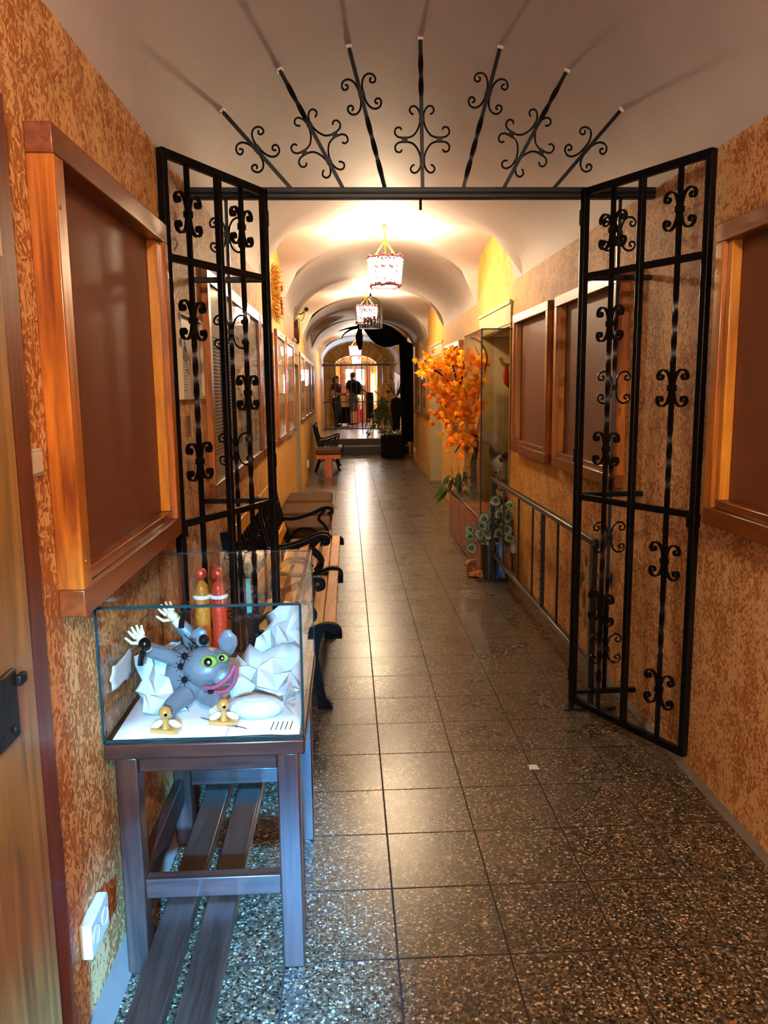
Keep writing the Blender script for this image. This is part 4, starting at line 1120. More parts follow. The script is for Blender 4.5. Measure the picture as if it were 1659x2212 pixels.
m.build('trunk_and_branches', 'bark', t)
LOBE = [(0, -.05), (.06, -.02), (.30, -.12), (.25, .02), (.5, .12), (.33, .17), (.45, .42), (.26, .34), (.22, .5), (.14, .44), (0, .85)]
LOBE = LOBE + [(-x, y) for x, y in reversed(LOBE[1:-1])]
def leaf_mesh(m, p, d, n, s, shape=LOBE, curl=.15):
    d = V(d).normalized(); n = V(n); n = (n - d * n.dot(d)).normalized(); w = d.cross(n); base = len(m.v)
    m.v.append(tuple(V(p) + d * .25 * s))
    for x, y in shape: m.v.append(tuple(V(p) + (w * x + d * y + n * (-curl * (x * x * 3 + max(0, y - .3) * .6))) * s))
    k_ = len(shape)
    for i in range(k_): m.f.append((base, base + 1 + i, base + 1 + (i + 1) % k_))
CL = [((.70, 7.4, 1.72), .09, 9), ((.80, 7.4, 1.74), .11, 16), ((.90, 7.42, 1.68), .12, 22), ((.83, 7.4, 1.58), .1, 14), ((1.0, 7.5, 1.84), .07, 8), ((1.02, 7.5, 1.72), .08, 12), ((1.2, 7.5, 1.72), .11, 20), ((1.27, 7.5, 1.6), .09, 14), ((1.28, 7.45, 1.78), .06, 6),
      ((.90, 7.45, 1.5), .13, 28), ((1.02, 7.45, 1.48), .13, 30), ((1.12, 7.45, 1.5), .09, 12), ((.98, 7.42, 1.34), .13, 32), ((1.1, 7.42, 1.38), .1, 22), ((1.2, 7.45, 1.36), .09, 14), ((.90, 7.45, 1.26), .08, 12), ((1.0, 7.4, 1.18), .1, 18), ((1.12, 7.4, 1.2), .1, 16),
      ((1.02, 7.38, 1.04), .09, 14), ((1.08, 7.38, .98), .07, 8), ((.96, 7.38, 1.0), .06, 7)]
m1, m2 = MB(), MB(); rnd = random.Random(11)
for c, r, n in CL:
    for i in range(n):
        p = V(c) + V((rnd.gauss(0, .62), rnd.gauss(0, .5), rnd.gauss(0, .58))) * r
        p.x = min(p.x, 1.29)
        d = V((rnd.uniform(-1, 1), rnd.uniform(-.7, .3), rnd.uniform(-1, .5))); nn = V((rnd.uniform(-.5, .5), -1, rnd.uniform(-.2, .8)))
        leaf_mesh(m1 if rnd.random() < .5 else m2, p, d, nn, rnd.uniform(.062, .098), curl=.25)
m1.build('orange_foliage', 'maple', t, smooth=0); m2.build('golden_foliage', 'maple_y', t, smooth=0)
# green plant at the end of the plinth
LANCE = [(0, 0), (.12, .12), (.2, .35), (.17, .6), (.08, .85), (0, 1.05), (-.08, .85), (-.17, .6), (-.2, .35), (-.12, .12)]
t = thing('green_plant', 'dark green leafy plant at the far end of the slatted plinth', 'plant', (1.1, 8.0, BZ - .02))
st, lf = MB(), MB()
for i, (dx, dy, dz, s) in enumerate(((-.20, -.05, .03, .2), (-.14, .05, .1, .2), (-.03, -.1, .14, .18), (.06, .0, .14, .17), (.12, -.1, .10, .17), (-.08, .12, .06, .19), (.02, .1, .05, .16), (-.17, .0, -.02, .2), (.1, -.2, .02, .14))):
    p0 = V((1.13, 7.98, BZ - .02)); p1 = p0 + V((dx * .5, dy * .5, .12)); p2 = p0 + V((dx * .7, dy, dz + .07))
    st.tube(catmull([p0, p1, p2], 4), .004, 5); leaf_mesh(lf, p2, (dx * 2, dy, -.35), (0, -.5, 1), s, LANCE, .5)
for dx in (-.05, 0, .03): st.tube([(1.13 + dx, 7.98, BZ), (1.12 + dx * 1.6, 7.98, BZ + .24)], .003, 5)
st.build('stems', 'bark', t); lf.build('foliage', 'green', t, smooth=0)
# variegated plant in dark pot, bottle, rocks
t = thing('variegated_plant', 'silver-green variegated artificial plant in a dark pot beside the plinth', 'plant', (1.10, 6.1, 0))
MB().lathe([(.045, 0), (.055, .01), (.06, .26), (.056, .28), (.05, .27)], (1.10, 6.1, 0), 18).build('pot', 'dark_pot', t)
st = MB(); rnd = random.Random(3)
HEART = [(0, -.12), (.2, -.14), (.38, -.02), (.44, .2), (.36, .45), (.18, .66), (0, .78), (-.18, .66), (-.36, .45), (-.44, .2), (-.38, -.02), (-.2, -.14)]
me_v = MB(); uvs = []
LP = [(-.19, .41), (-.155, .33), (-.14, .25), (-.11, .44), (-.07, .40), (-.07, .30), (-.02, .36), (-.03, .28), (.04, .45), (.0, .42), (.06, .36), (.1, .34), (.12, .40), (.06, .52), (.11, .50), (.0, .55), (.15, .58), (-.19, .27), (.03, .62), (-.10, .37), (-.04, .47), (.1, .57)]
for x, z in LP:
    p2 = V((1.115 + x, 6.02 + rnd.uniform(-.06, .08), z)); p0 = V((1.10, 6.1, .25)); st.tube(catmull([p0, (p0 + p2) / 2 + V((0, 0, .06)), p2], 4), .003, 5)
    leaf_mesh(me_v, p2 + V((0, 0, .03)), (rnd.uniform(-1, 1), rnd.uniform(-.5, .2), rnd.uniform(-1.2, -.2)), (rnd.uniform(-.8, .8), -1, rnd.uniform(-.2, .7)), rnd.uniform(.085, .11), HEART, .2)
    uvs += [0] + [1] * len(HEART)
st.build('stems', 'bark', t)
lo_ = me_v.build('foliage', 'varieg', t, smooth=0)
me = lo_.data; ul = me.uv_layers.new(name='UVMap')
cent = set()
for pl in me.polygons:
    for li in pl.loop_indices:
        vi = me.loops[li].vertex_index; ul.data[li].uv = (0 if len([1]) and vi % (len(HEART) + 1) == 0 else 1, 0)
t = thing('blue_bottle', 'blue enamelled metal bottle standing on the floor under the handrail', 'bottle', (1.185, 6.10, 0))
MB().lathe([(.042, .0), (.044, .006), (.044, .255), (.03, .285), (.02, .292)], (1.185, 6.10, .0), 22).build('body', 'blue_enamel', t)
MB().lathe([(.018, .288), (.018, .31), (.023, .312), (.023, .335), (.015, .34)], (1.185, 6.10, .0), 14).build('valve_cap', 'concrete', t)
def rock(c, r, sc, label, seed):
    rnd = random.Random(seed); m = MB(); m.ball((0, 0, 0), 1, 16, 11)
    ph = [(V((rnd.uniform(-1, 1), rnd.uniform(-1, 1), rnd.uniform(-1, 1))) * 3, rnd.uniform(0, 6)) for _ in range(7)]
    out = []
    for p in m.v:
        p = V(p); k_ = 1 + .10 * sum(math.sin(a.dot(p) * 1.6 + b) for a, b in ph) / 1.5
        q = V((p.x * sc[0], p.y * sc[1], p.z * sc[2])) * r * k_; out.append(q)
    zmin = min(q.z for q in out); m.v = [tuple(V((q.x + c[0], q.y + c[1], max(0, q.z - zmin - .15 * r * sc[2])))) for q in out]
    return tag(m.build('rock', 'rock', smooth=25, origin=(c[0], c[1], 0)), label, 'rock')
rock((.985, 6.25, 0), .06, (.85, .9, 1.25), 'tall orange and brown rock leaning on the plinth corner', 1)
rock((1.035, 6.12, 0), .05, (1.1, .8, .6), 'low pale ochre rock in front of the dark pot', 2)
rock((.985, 6.17, 0), .05, (1.1, .7, .35), 'small flat grey stone under the tall orange rock', 5)
# handrail
t = thing('handrail', 'low brown-black metal handrail standing before the right wall', 'railing', (1.12, 4.75, 0))
xa = 1.112
MB().beam((xa, 3.47, .80), (xa, 6.03, .80), .036, .03).build('top_rail', 'rail_iron', t, bevel=.006)
MB().beam((xa, 3.49, .21), (xa, 6.03, .225), .032, .03).build('bottom_rail', 'rail_iron', t, bevel=.004)
for y in (3.50, 6.02): MB().beam((xa, y, .01), (xa, y, .79), .03, .03, (0, 1, 0)).build('post', 'rail_iron', t, bevel=.003)
for y in (3.50, 6.02): MB().box((xa - .125, y - .02, 0), (xa + .125, y + .02, .014)).build('foot_plate', 'rail_iron', t, bevel=.003)
for y in (4.12, 4.70, 5.1, 5.6): MB().beam((xa, y, .22), (xa, y, .79), .012, .012, (0, 1, 0)).build('bar', 'rail_iron', t)
m = MB(); m.beam((xa, 4.45, .22), (xa, 4.45, .79), .024, .024, (0, 1, 0))
for i in range(9): m.ball((xa - .014, 4.45, .28 + i * .056), .006, 6, 4)
m.build('thick_bar', 'rail_iron', t)
# litter
m = MB(); m.add([(.695, 2.92, .002), (.735, 2.915, .003), (.73, 2.95, .006), (.70, 2.955, .003)], [(0, 1, 2, 3)]); o = m.build('paper_scrap', 'paper', smooth=0, origin=(.71, 2.93, 0)); s = o.modifiers.new('t', 'SOLIDIFY'); s.thickness = .001
tag(o, 'small white paper scrap lying on the terrazzo floor', 'litter')
# peeled patches on the right wall
m = MB(); rnd = random.Random(8)
for i in range(26):
    y, z = rnd.uniform(3.75, 4.45), rnd.uniform(.12, .55); w, h = rnd.uniform(.01, .04), rnd.uniform(.02, .09)
    pts = [(1.3085, y + w * math.cos(a) * rnd.uniform(.5, 1.1), z + h * math.sin(a) * rnd.uniform(.5, 1.1)) for a in [2 * PI * k_ / 7 for k_ in range(7)]]
    m.add(pts, [tuple(range(7))])
o = structure(m.build('trim_3', 'concrete', smooth=0))

# ------------------------------------------------------------------ far end objects
YC = 16.55
def cloth(name, rows, mat, label=None, cat=None, res=(24, 16), fold=.03, nf=9, parent=None, uv=False):
    """surface lofted through rail curves (rows of 3-D points) with pleats"""
    R2 = [catmull(r, 8) for r in rows]; n = min(len(r) for r in R2); m = MB(); vs = []
    cols = []
    for j in range(n):
        cols.append(catmull([R2[i][j] for i in range(len(R2))], 6))
    k_ = len(cols[0])
    for j in range(n):
        for i in range(k_):
            p = V(cols[j][i]); a = i / (k_ - 1); p.y += fold * math.sin(a * nf * PI) ; vs.append(p)
    m.add(vs, [(j * k_ + i, j * k_ + i + 1, (j + 1) * k_ + i + 1, (j + 1) * k_ + i) for j in range(n - 1) for i in range(k_ - 1)])
    o = m.build(name, mat, parent, smooth=60)
    if uv:
        ul = o.data.uv_layers.new(name='UVMap')
        for pl in o.data.polygons:
            for li in pl.loop_indices:
                vi = o.data.loops[li].vertex_index; ul.data[li].uv = ((vi // k_) / n, (vi % k_) / k_)
    s = o.modifiers.new('t', 'SOLIDIFY'); s.thickness = .004
    if label: tag(o, label, cat)
    return o
t = thing('black_drape', 'black cloth swag hung from the vault and falling down the right wall', 'drape', (.95, YC, 0))
cloth('swag', [[(.33, YC, 2.76), (.62, YC, 2.84), (.95, YC, 2.74), (1.22, YC, 2.52)], [(.36, YC - .03, 2.70), (.60, YC - .12, 2.62), (.90, YC - .1, 2.50), (1.25, YC, 2.40)], [(.40, YC, 2.64), (.56, YC - .05, 2.44), (.80, YC - .03, 2.34), (1.10, YC, 2.40)]], 'black_cloth', parent=t, fold=.05)
cloth('fall', [[(1.08, YC, 2.48), (1.10, YC, 2.0), (1.10, YC, 1.4), (1.12, YC, .7), (1.12, YC, .4)], [(1.22, YC - .05, 2.46), (1.2, YC - .06, 2.0), (1.2, YC - .05, 1.4), (1.2, YC, .7), (1.2, YC, .4)], [(1.37, YC, 2.4), (1.37, YC, 2.0), (1.37, YC, 1.4), (1.37, YC, .7), (1.37, YC, .4)]], 'black_cloth', parent=t, fold=.05)
o = cloth('burlap_net', [[(.46, YC + .15, 2.50), (.70, YC + .15, 2.36), (1.10, YC + .15, 2.38)], [(.70, YC + .2, 2.24), (.9, YC + .2, 2.12), (1.12, YC + .2, 2.1)], [(1.0, YC + .15, 1.85), (1.06, YC + .15, 1.80), (1.12, YC + .15, 1.76)]], 'net', 'golden burlap net hanging under the black drape', 'net', fold=.02, uv=True)
t = thing('hanging_bird', 'black cloth bird figure with spread legs hanging from the vault centre', 'decoration', (.32, YC - .1, 2.4))
yb = YC - .15
m = MB(); m.tube(catmull([(.30, yb, 2.74), (.27, yb, 2.62), (.265, yb, 2.5), (.275, yb, 2.36), (.28, yb, 2.28)], 5), .06, 12, scale=[.5, .6, .7, .8, .9, 1, 1.1, 1.2, 1.25, 1.25, 1.2, 1.15, 1.1, 1, .9, .8, .7, .62, .55, .5, .4]); m.build('body', 'black_cloth', t)
m = MB(); m.ball((.31, yb, 2.77), .06, 12, 8, (1.5, 1, .6)); m.tube([(.31, yb, 2.79), (.31, yb, zc(.31, yb))], .006, 6); m.build('knot', 'black_cloth', t)
for q in ([(.30, yb, 2.74), (.12, yb, 2.70), (-.04, yb, 2.60), (-.1, yb, 2.50)], [(.30, yb, 2.74), (.08, yb, 2.72), (-.15, yb, 2.66)], [(.30, yb, 2.76), (.23, yb, 2.84), (.2, yb, 2.78)], [(.32, yb, 2.74), (.45, yb - .05, 2.68), (.62, yb - .05, 2.55)], [(.32, yb, 2.74), (.5, yb - .05, 2.72), (.7, yb - .05, 2.64)]):
    m = MB(); pts = catmull(q, 5); m.sweep(pts, [(-.03, -.004), (.03, -.004), (.03, .004), (-.03, .004)], (0, 1, 0), None, False, [1.1 - 1.0 * i / len(pts) for i in range(len(pts))]); m.build('feather', 'black_cloth', t)
# big dark planter
t = thing('dark_planter', 'large black planter box with dark foliage beside the steps', 'planter', (1.0, 17.6, 0))
o = MB().box((.725, 17.3, 0), (1.26, 17.85, .50)).build('tub', 'black_cloth', t); b = o.modifiers.new('b', 'BEVEL'); b.width = .06; b.segments = 3
m = MB(); rnd = random.Random(21)
for i in range(120): leaf_mesh(m, (rnd.uniform(.72, 1.27), rnd.uniform(17.28, 17.85), rnd.uniform(.48, .60)), (rnd.uniform(-1, 1), rnd.uniform(-1, .3), rnd.uniform(-.4, .6)), (rnd.uniform(-.5, .5), -.6, 1), rnd.uniform(.06, .13), LANCE, .3)
m.build('foliage', 'green', t, smooth=0)
t = thing('tall_vase', 'orange clay vase standing on the platform behind the black planter', 'vase', (1.0, 19.0, PLAT))
MB().lathe([(.05, 0), (.085, .04), (.10, .25), (.085, .5), (.05, .62), (.055, .66), (.045, .65)], (1.09, 19.25, PLAT + .004), 20).build('body', 'terracotta', t)
t = thing('trailing_plant', 'bushy green trailing plant on a pale stand before the far gate', 'plant', (.84, 18.9, PLAT))
MB().lathe([(.07, 0), (.03, .03), (.025, .5), (.05, .55)], (.84, 18.9, PLAT + .004), 14).build('stand', 'clay_lt', t)
MB().lathe([(.06, .55), (.09, .7), (.08, .71)], (.84, 18.9, PLAT + .004), 14).build('pot', 'dark_pot', t)
m = MB()
for i in range(240):
    a = rnd.uniform(0, 6.28); rr = abs(rnd.gauss(0, .13)); z = PLAT + .85 - rr * 1.6 + rnd.uniform(-.25, .15)
    leaf_mesh(m, (.84 + rr * math.cos(a), 18.9 + rr * math.sin(a) * .7, z), (math.cos(a), math.sin(a), -1.2), (0, -1, .4), rnd.uniform(.08, .16), LANCE, .3)
m.build('foliage', 'green', t, smooth=0)
m = MB()
for i in range(16):
    a = rnd.uniform(-1, 1); p = V((.86, 18.9, PLAT + .8)); m.tube(catmull([p, p + V((a * .15, 0, .2)), p + V((a * .35, 0, .28 + rnd.uniform(-.1, .15)))], 4), .006, 5)
m.build('dry_stems', 'straw', t)
t = thing('dark_vase', 'dark wide-shouldered vessel with a yellow flower behind the black planter', 'vase', (1.10, 18.02, 0))
MB().lathe([(.07, .0), (.08, .05), (.085, .55), (.09, .8), (.13, 1.0), (.14, 1.12), (.11, 1.26), (.07, 1.3)], (1.10, 18.02, 0), 20).build('body', 'black_cloth', t)
m = MB(); m.ball((1.25, 17.9, 1.2), .035, 10, 7, (.6, .6, 1.6)); m.ball((1.26, 17.9, 1.26), .025, 8, 6); m.build('yellow_flower', 'maple_y', t)
m = MB()
for i in range(22):
    a = rnd.uniform(-1, 1); p = V((1.10, 18.02, 1.28)); m.tube(catmull([p, p + V((a * .1, 0, .15)), p + V((a * .2, rnd.uniform(-.1, .1), .22 + rnd.uniform(-.1, .2)))], 4), .005, 5)
    leaf_mesh(m, p + V((a * .2, 0, .2 + rnd.uniform(-.1, .2))), (a, 0, .5), (0, -1, 0), .08, LANCE, .3)
m.build('dry_twigs', 'bark', t, smooth=0)

# far gate
t = thing('iron_gate', 'closed black iron gate with radiating spokes on the platform at the far end', 'gate', (.33, 22.7, PLAT))
YF = 22.7; zb = 2.17
xl, xr = XL(YF) + .01, XR(YF) - .01
MB().box((xl, YF - .03, zb - .03), (xr, YF + .03, zb + .03)).build('beam', 'iron', t)
c0 = (xl + xr) / 2
for i in range(9):
    a = PI * (i + .7) / 9.4; x0 = c0 - .5 * math.cos(a) * 1.2; z0 = zb + .03; x1 = c0 - 1.02 * math.cos(a); z1 = min(zb + .66 * math.sin(a), zc(max(min(x1, xr), xl), YF) - .02)
    sp_o = MB(); sp_o.beam((x0, YF, z0), (x1, YF, max(z1, z0 + .05)), .016, .016, (0, 1, 0)); so = sp_o.build('spoke', 'iron', t); sub(so)
    d = V((x1 - x0, 0, max(z1, z0 + .05) - z0)).normalized(); p = V((x0, YF, z0)) + d * .2
    if i % 2 == 0: ornament(tuple(p), d.cross(V((0, 1, 0))), d, so, s=1.0)
xs = [xl + .06 + i * (xr - xl - .12) / 13 for i in range(14)]
for i, x in enumerate(xs):
    w = .034 if i in (2, 7, 11) else .016
    MB().box((x - w / 2, YF - w / 2, PLAT + .005), (x + w / 2, YF + w / 2, zb - .03)).build('bar', 'iron', t)
    if i in (1, 4, 9, 12):
        for z in (.75, 1.25, 1.85): ornament((x, YF, z), (1, 0, 0), (0, 0, 1), t)
for z in (PLAT + .03, 1.14): MB().box((xl, YF - .013, z - .014), (xr, YF + .013, z + .014)).build('rail', 'iron', t)
# armchair / easel / broom beyond the gate
t = thing('barrel_armchair', 'dark rounded armchair standing beyond the far gate', 'armchair', (-.09, 24.9, PLAT))
m = MB(); n = 18
for r, z0, z1 in ((.19, .1, .6),):
    vs = []
    for i in range(n + 1):
        a = -PI * .1 + PI * 1.2 * i / n; 
        for rr, z in ((r, z0), (r * 1.04, z1), (r * .82, z1), (r * .8, z0)): vs.append((-.09 + rr * math.cos(a + PI), 24.9 - rr * math.sin(a), PLAT + z))
    m.add(vs, [(i * 4 + j, i * 4 + (j + 1) % 4, (i + 1) * 4 + (j + 1) % 4, (i + 1) * 4 + j) for i in range(n) for j in range(4)])
m.build('curved_back', 'black_cloth', t)
MB().lathe([(.15, .1), (.155, .3), (.13, .34)], (-.09, 24.9, PLAT), 24).build('seat', 'black_cloth', t)
for dx, dy in ((-.11, -.1), (.11, -.1), (-.11, .1), (.11, .1)): MB().box((-.09 + dx - .02, 24.9 + dy - .02, PLAT + .004), (-.09 + dx + .02, 24.9 + dy + .02, PLAT + .11)).build('leg', 'bark', t)
t = thing('sign_easel', 'dark blue sign board on a folding easel behind the far gate', 'sign', (.62, 23.4, PLAT))
MB().obox((.66, 23.5, 1.02), (.11, 0, 0), (0, .012, 0), (0, .03, .38)).build('board', 'navy', t)
for a, b in (((.60, 23.5, .70), (.52, 23.4, PLAT + .005)), ((.73, 23.5, .70), (.79, 23.4, PLAT + .005)), ((.66, 23.55, .75), (.66, 23.85, PLAT + .005))): MB().beam(a, b, .025, .025).build('leg', 'bark', t)
MB().beam((.42, 23.45, 1.52), (.60, 23.5, 1.36), .02, .03).build('arm', 'bark', t)
t = thing('broom', 'broom with pale handle leaning beside the easel beyond the gate', 'broom', (.75, 23.2, PLAT))
MB().tube([(.74, 23.2, PLAT + .1), (.77, 23.24, 1.3)], .013, 8).build('handle', 'clay_lt', t)
MB().box((.66, 23.17, PLAT + .005), (.83, 23.22, PLAT + .11)).build('bristles', 'straw', t)
MB().box((.86, 22.86, PLAT + .004), (.93, 22.94, 1.55)).build('timber_post', 'lintel', None)
tag(bpy.data.objects['timber_post'], 'pale timber post standing just behind the far gate', 'post')

# ------------------------------------------------------------------ people
def capsule(m, p, q, r0, r1):
    p, q = V(p), V(q); m.ball(p, r0, 12, 8); m.ball(q, r1, 12, 8)
    if (q - p).length > 1e-4: m.tube([p, p.lerp(q, .5), q], 1, 12, scale=[r0, (r0 + r1) / 2, r1])
def remeshed(m, name, mat, parent, voxel, smooth=3):
    o = m.build(name, mat, parent, smooth=0)
    r = o.modifiers.new('remesh', 'REMESH'); r.mode = 'VOXEL'; r.voxel_size = voxel; r.use_smooth_shade = True
    k_ = o.modifiers.new('soften', 'SMOOTH'); k_.iterations = smooth; k_.factor = .5
    return o
def skin_mesh(name, joints, edges, mat, parent, voxel=.009, smooth=3):
    m = MB()
    for a, b in edges:
        (p, r0), (q, r1) = joints[a], joints[b]
        r0 = r0 if not isinstance(r0, tuple) else (r0[0] + r0[1]) / 2; r1 = r1 if not isinstance(r1, tuple) else (r1[0] + r1[1]) / 2
        capsule(m, p, q, r0, r1)
    return remeshed(m, name, mat, parent, voxel, smooth)
def person(base, H, face, label, pose, clothes, hair_len=0):
    """face = direction the person looks (unit xy); pose gives elbow/hand offsets in (side, front, up) per unit height"""
    base = V(base); f = V((face[0], face[1], 0)).normalized(); s = V((f.y, -f.x, 0))   # s = person's right
    t = thing('person', label, 'person', tuple(base))
    def P(a, b, c): return base + (s * a + f * b + V((0, 0, c))) * H
    J = {'pelvis': (P(0, 0, .53), .075 * H), 'waist': (P(0, .0, .61), .066 * H), 'chest': (P(0, .01, .73), .085 * H), 'neck0': (P(0, 0, .815), .045 * H), 'neck': (P(0, .005, .86), .033 * H),
         'head0': (P(*pose.get('jaw', (0, .018, .89))), .042 * H), 'head1': (P(*pose.get('crown', (0, .012, .945))), .052 * H), 'head2': (P(*pose.get('top', (0, .005, .975))), .04 * H)}
    E = [('pelvis', 'waist'), ('waist', 'chest'), ('chest', 'neck0'), ('neck0', 'neck'), ('neck', 'head0'), ('head0', 'head1'), ('head1', 'head2')]
    for sd, g in (('r', 1), ('l', -1)):
        J['sh' + sd] = (P(.105 * g, 0, .80), .042 * H); E.append(('neck0', 'sh' + sd))
        e, w = pose['arm_' + sd]
        J['el' + sd] = (P(*e), .027 * H); J['wr' + sd] = (P(*w), .017 * H)
        E += [('sh' + sd, 'el' + sd), ('el' + sd, 'wr' + sd)]
        d = (J['wr' + sd][0] - J['el' + sd][0]).normalized(); side = d.cross(f if abs(d.dot(f)) < .9 else V((0, 0, 1))).normalized(); nn = d.cross(side)
        J['pa' + sd] = (J['wr' + sd][0] + d * .035 * H, (.018 * H, .012 * H)); E.append(('wr' + sd, 'pa' + sd))
        for k_, (o_, l_) in enumerate(((-.015, .035), (-.005, .042), (.005, .040), (.014, .032))):
            a = J['pa' + sd][0] + d * .014 * H + side * o_ * H
            J['f%d%s' % (k_, sd)] = (a, .0052 * H); J['g%d%s' % (k_, sd)] = (a + d * l_ * .5 * H + nn * .003 * H, .0048 * H); J['h%d%s' % (k_, sd)] = (a + d * l_ * .9 * H + nn * .012 * H, .004 * H)
            E += [('pa' + sd, 'f%d%s' % (k_, sd)), ('f%d%s' % (k_, sd), 'g%d%s' % (k_, sd)), ('g%d%s' % (k_, sd), 'h%d%s' % (k_, sd))]
        a = J['wr' + sd][0] + d * .018 * H - side * .016 * H
        J['t0' + sd] = (a, .0065 * H); J['t1' + sd] = (a + (d * .6 - side * .6) * .03 * H, .005 * H); E += [('wr' + sd, 't0' + sd), ('t0' + sd, 't1' + sd)]
        k, an = pose.get('leg_' + sd, ((.055 * g, .01, .285), (.055 * g, -.01, .045)))
        J['hip' + sd] = (P(.052 * g, 0, .49), .062 * H); J['kn' + sd] = (P(*k), .036 * H); J['an' + sd] = (P(*an), .022 * H)
        J['toe' + sd] = (P(an[0] + .01 * g, an[1] + .09, .016), .018 * H); J['heel' + sd] = (P(an[0], an[1] - .02, .02), .02 * H)
        E += [('pelvis', 'hip' + sd), ('hip' + sd, 'kn' + sd), ('kn' + sd, 'an' + sd), ('an' + sd, 'toe' + sd), ('an' + sd, 'heel' + sd)]
    skin_mesh('body', J, E, 'skin', t, .0065, 2)
    hc = J['head1'][0]; hf = (J['head0'][0] - J['neck'][0]); 
    m = MB(); ff = (f + V((0, 0, pose.get('look', 0)))).normalized(); sd_ = s; uu = sd_.cross(ff)
    m.ball(hc + ff * .052 * H - uu * .012 * H, .009 * H, 8, 6, (1, 1, 1.2))
    for g in (1, -1): m.ball(hc + sd_ * .052 * H * g - uu * .01 * H, .014 * H, 8, 6, (.4, .8, 1.2))
    fo = m.build('nose_and_ears', 'skin', t)
    m = MB()
    for g in (1, -1): m.ball(hc + ff * .047 * H + sd_ * .02 * H * g, .006 * H, 8, 6)
    m.tube([hc + ff * .05 * H + sd_ * .014 * H * g - uu * .034 * H for g in (1, -1)], .004 * H, 6); m.build('eyes_and_mouth', 'dark', t)
    m = MB(); m.ball(hc - ff * .012 * H + uu * .016 * H, .062 * H, 16, 10, (.95, .95, .9))
    if hair_len: m.ball(hc - ff * .04 * H - V((0, 0, hair_len * H * .5)), .05 * H, 12, 9, (1, .6, 1 + hair_len * 8))
    m.build('hair', 'hair', t)
    def wear(nm, mat, names, grow, extra=None, lv=2):
        JJ = {}
        for k_ in names:
            p, r = J[k_]; r = r if not isinstance(r, tuple) else max(r)
            JJ[k_] = (p, r + grow * H)
        if extra: JJ.update(extra)
        EE = [(a, b) for a, b in E if a in JJ and b in JJ]
        if extra:
            for k_ in extra: EE.append((k_[:-1], k_))
        return skin_mesh(nm, JJ, EE, mat, t, .010, 3)
    for c in clothes: c(wear, J, P, t, H)
    return t, J
def shirt(mat, sleeve=.5):
    def fn(wear, J, P, t, H):
        ex = {'pelvisx': (J['pelvis'][0] - V((0, 0, .045 * H)), .086 * H)}
        for sd in 'rl': ex['sh' + sd + 'x'] = (J['sh' + sd][0].lerp(J['el' + sd][0], sleeve), .042 * H)
        wear('shirt', mat, ['pelvis', 'waist', 'chest', 'neck0', 'shr', 'shl'], .012, ex)
    return fn
def trousers(mat, frac=.93, grow=.012, nm='trousers'):
    def fn(wear, J, P, t, H):
        ex = {}
        if frac < .5:
            names = ['waist', 'pelvis', 'hipr', 'hipl']
            for sd in 'rl': ex['hip' + sd + 'x'] = (J['hip' + sd][0].lerp(J['kn' + sd][0], .95), 0.05 * H)
        else:
            names = ['waist', 'pelvis', 'hipr', 'hipl', 'knr', 'knl']
            for sd in 'rl': ex['kn' + sd + 'x'] = (J['kn' + sd][0].lerp(J['an' + sd][0], frac), .034 * H)
        wear(nm, mat, names, grow, ex)
    return fn
def shoes(mat):
    def fn(wear, J, P, t, H):
        for sd in 'rl':
            m = MB(); a, b = J['heel' + sd][0], J['toe' + sd][0]; a = V((a.x, a.y, t['_o'][2] + .006)); b = V((b.x, b.y, t['_o'][2] + .006))
            pts = [a.lerp(b, i / 6) + V((0, 0, .022 * H)) for i in range(-1, 8)]
            m.tube(pts, .024 * H, 10, scale=[.5, .95, 1, 1, 1.05, 1.1, 1.0, .9, .5]); m.build('shoe', mat, t)
    return fn
def pack(mat):
    def fn(wear, J, P, t, H):
        m = MB(); m.ball(P(0, -.10, .71), .1 * H, 14, 9, (.95, .6, 1.35)); m.build('backpack', mat, t)
        m = MB()
        for g in (1, -1): m.tube(catmull([P(.075 * g, -.06, .80), P(.085 * g, .02, .855), P(.085 * g, .09, .78), P(.085 * g, .06, .68)], 5), .012 * H, 6)
        m.build('backpack_strap', 'blue_strap', t)
    return fn
ZP = PLAT + .004
person((.19, 25.6, ZP), 1.66, (-.75, .65), 'person in navy shirt and grey shorts with a backpack, seen from behind beyond the gate',
       {'arm_r': ((.15, .05, .64), (.10, .17, .62)), 'arm_l': ((-.15, .02, .64), (-.13, .14, .60)), 'look': .3, 'top': (0, -.01, .975), 'leg_r': ((.06, .02, .285), (.065, .0, .045)), 'leg_l': ((-.055, 0, .285), (-.06, -.04, .045))},
       [shirt('navy', .6), trousers('grey_cloth', .4, .014, 'shorts'), shoes('shoe'), pack('navy')])
person((-.33, 24.45, ZP), 1.53, (.85, -.5), 'person in dark top and trousers holding a white paper, standing left beyond the gate',
       {'arm_r': ((.14, .02, .65), (.04, .16, .66)), 'arm_l': ((-.14, .03, .65), (-.04, .17, .64)), 'leg_r': ((.05, .02, .285), (.04, .01, .045)), 'leg_l': ((-.05, .0, .285), (-.05, -.03, .045))},
       [shirt('maroon', .35), trousers('jeans', .95), shoes('shoe')], .05)
tag(MB().obox((-.385, 24.27, 1.36), (.06, .02, .02), (.005, .002, -.01), (-.02, -.01, .09)).build('paper_leaflet', 'paper', smooth=0, origin=(-.385, 24.27, 1.36)), 'white paper leaflet held by the person on the left', 'leaflet')
person((.40, 26.35, ZP), 1.12, (-.6, .8), 'child in pale top and pink leggings half hidden behind the person in shorts',
       {'arm_r': ((.14, .02, .64), (.13, .08, .53)), 'arm_l': ((-.14, .02, .64), (-.13, .08, .53)), 'leg_r': ((.07, .03, .285), (.11, -.02, .045))},
       [shirt('clay_lt', .5), trousers('pinkleg', .95), shoes('shoe')], .08)

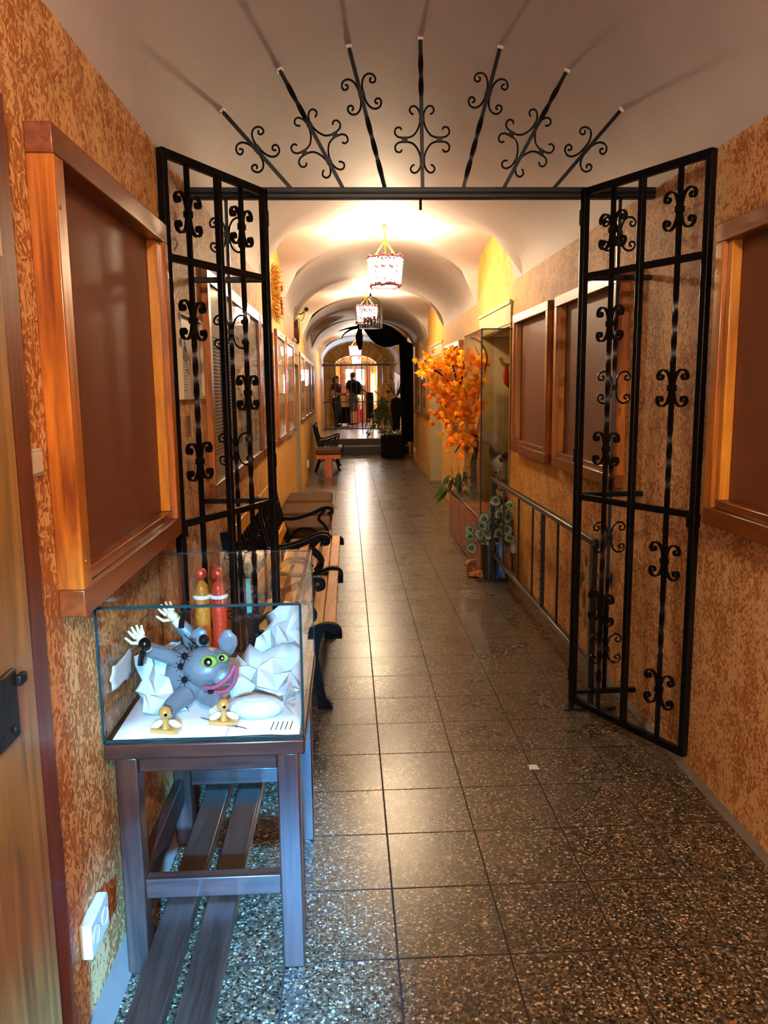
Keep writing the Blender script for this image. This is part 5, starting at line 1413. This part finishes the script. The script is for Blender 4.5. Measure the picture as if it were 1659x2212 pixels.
# ------------------------------------------------------------------ lights
def light(kind, loc, energy, color, name, **kw):
    L = bpy.data.lights.new(name, kind); L.energy = energy; L.color = color
    for k_, v in kw.items(): setattr(L, k_, v)
    o = bpy.data.objects.new(name, L); COL.objects.link(o); o.location = loc
    return o
def aim(o, target): o.rotation_euler = (V(target) - V(o.location)).to_track_quat('-Z', 'Y').to_euler()
WARM = (1., .72, .42)
# the next lamps of the row: one behind the photographer, one hidden by the drape
lamp(.34, -1.1, 2.885, 2.56, 'beaded basket chandelier hanging behind the photographer', 118, col=(1., .82, .60))
# cold daylight falling in through the open street door behind the photographer
s = light('SPOT', (.18, -2.2, 2.05), 900, (.13, .55, 1.), 'street_daylight', spot_size=math.radians(11), spot_blend=.6, shadow_soft_size=.12); aim(s, (-.42, 2.1, .72))
s = light('SPOT', (.10, -2.2, 1.75), 4300, (.07, .40, 1.), 'street_daylight', spot_size=math.radians(13), spot_blend=.6, shadow_soft_size=.08); aim(s, (-.34, 1.80, .0))
s = light('AREA', (.2, -2.38, 1.2), 5, (.62, .8, 1.), 'street_door_daylight', shape='RECTANGLE', size=1.0, size_y=1.8); aim(s, (.2, 5, 1.2))
# daylight from the entrance door at the far end
s = light('AREA', (.28, 27.4, 1.9), 14, (.7, .85, 1.), 'entrance_daylight', shape='RECTANGLE', size=.6, size_y=.5); aim(s, (.28, 20, .6))
w = bpy.data.worlds.new('world'); scn.world = w; w.use_nodes = True
bg = w.node_tree.nodes['Background']; bg.inputs[0].default_value = (.55, .72, 1, 1); bg.inputs[1].default_value = .25

GROUPS = {'display_board': 'empty display boards on the walls', 'poster_board': 'poster boards on the walls', 'park_bench': 'park benches on the left side', 'upholstered_stool': 'upholstered stools on the left side',
          'basket_chandelier': 'beaded chandeliers along the vault', 'wall_socket': 'wall sockets', 'gate_leaf': 'open gate leaves', 'rock': 'rocks by the plinth', 'crumpled_paper': 'crumpled papers in the glass case',
          'paper_sheet': 'flat sheets in the glass case', 'wooden_bird': 'wooden birds in the glass case', 'scaly_bird': 'scaly birds in the glass case', 'knobbed_stick': 'knobbed sticks in the glass case', 'card': 'cards on the far bench', 'person': 'people beyond the far gate'}
for o in bpy.data.objects:
    k_ = o.name.split('.')[0]
    if o.parent is None and k_ in GROUPS: o['group'] = GROUPS[k_]
for o in bpy.data.objects:
    if '_o' in o: del o['_o']
vs_ = scn.view_settings
scn.display_settings.display_device = 'sRGB'
vs_.view_transform = 'Standard'; vs_.look = 'None'; vs_.exposure = 1.7; vs_.gamma = 1.; vs_.use_curve_mapping = False
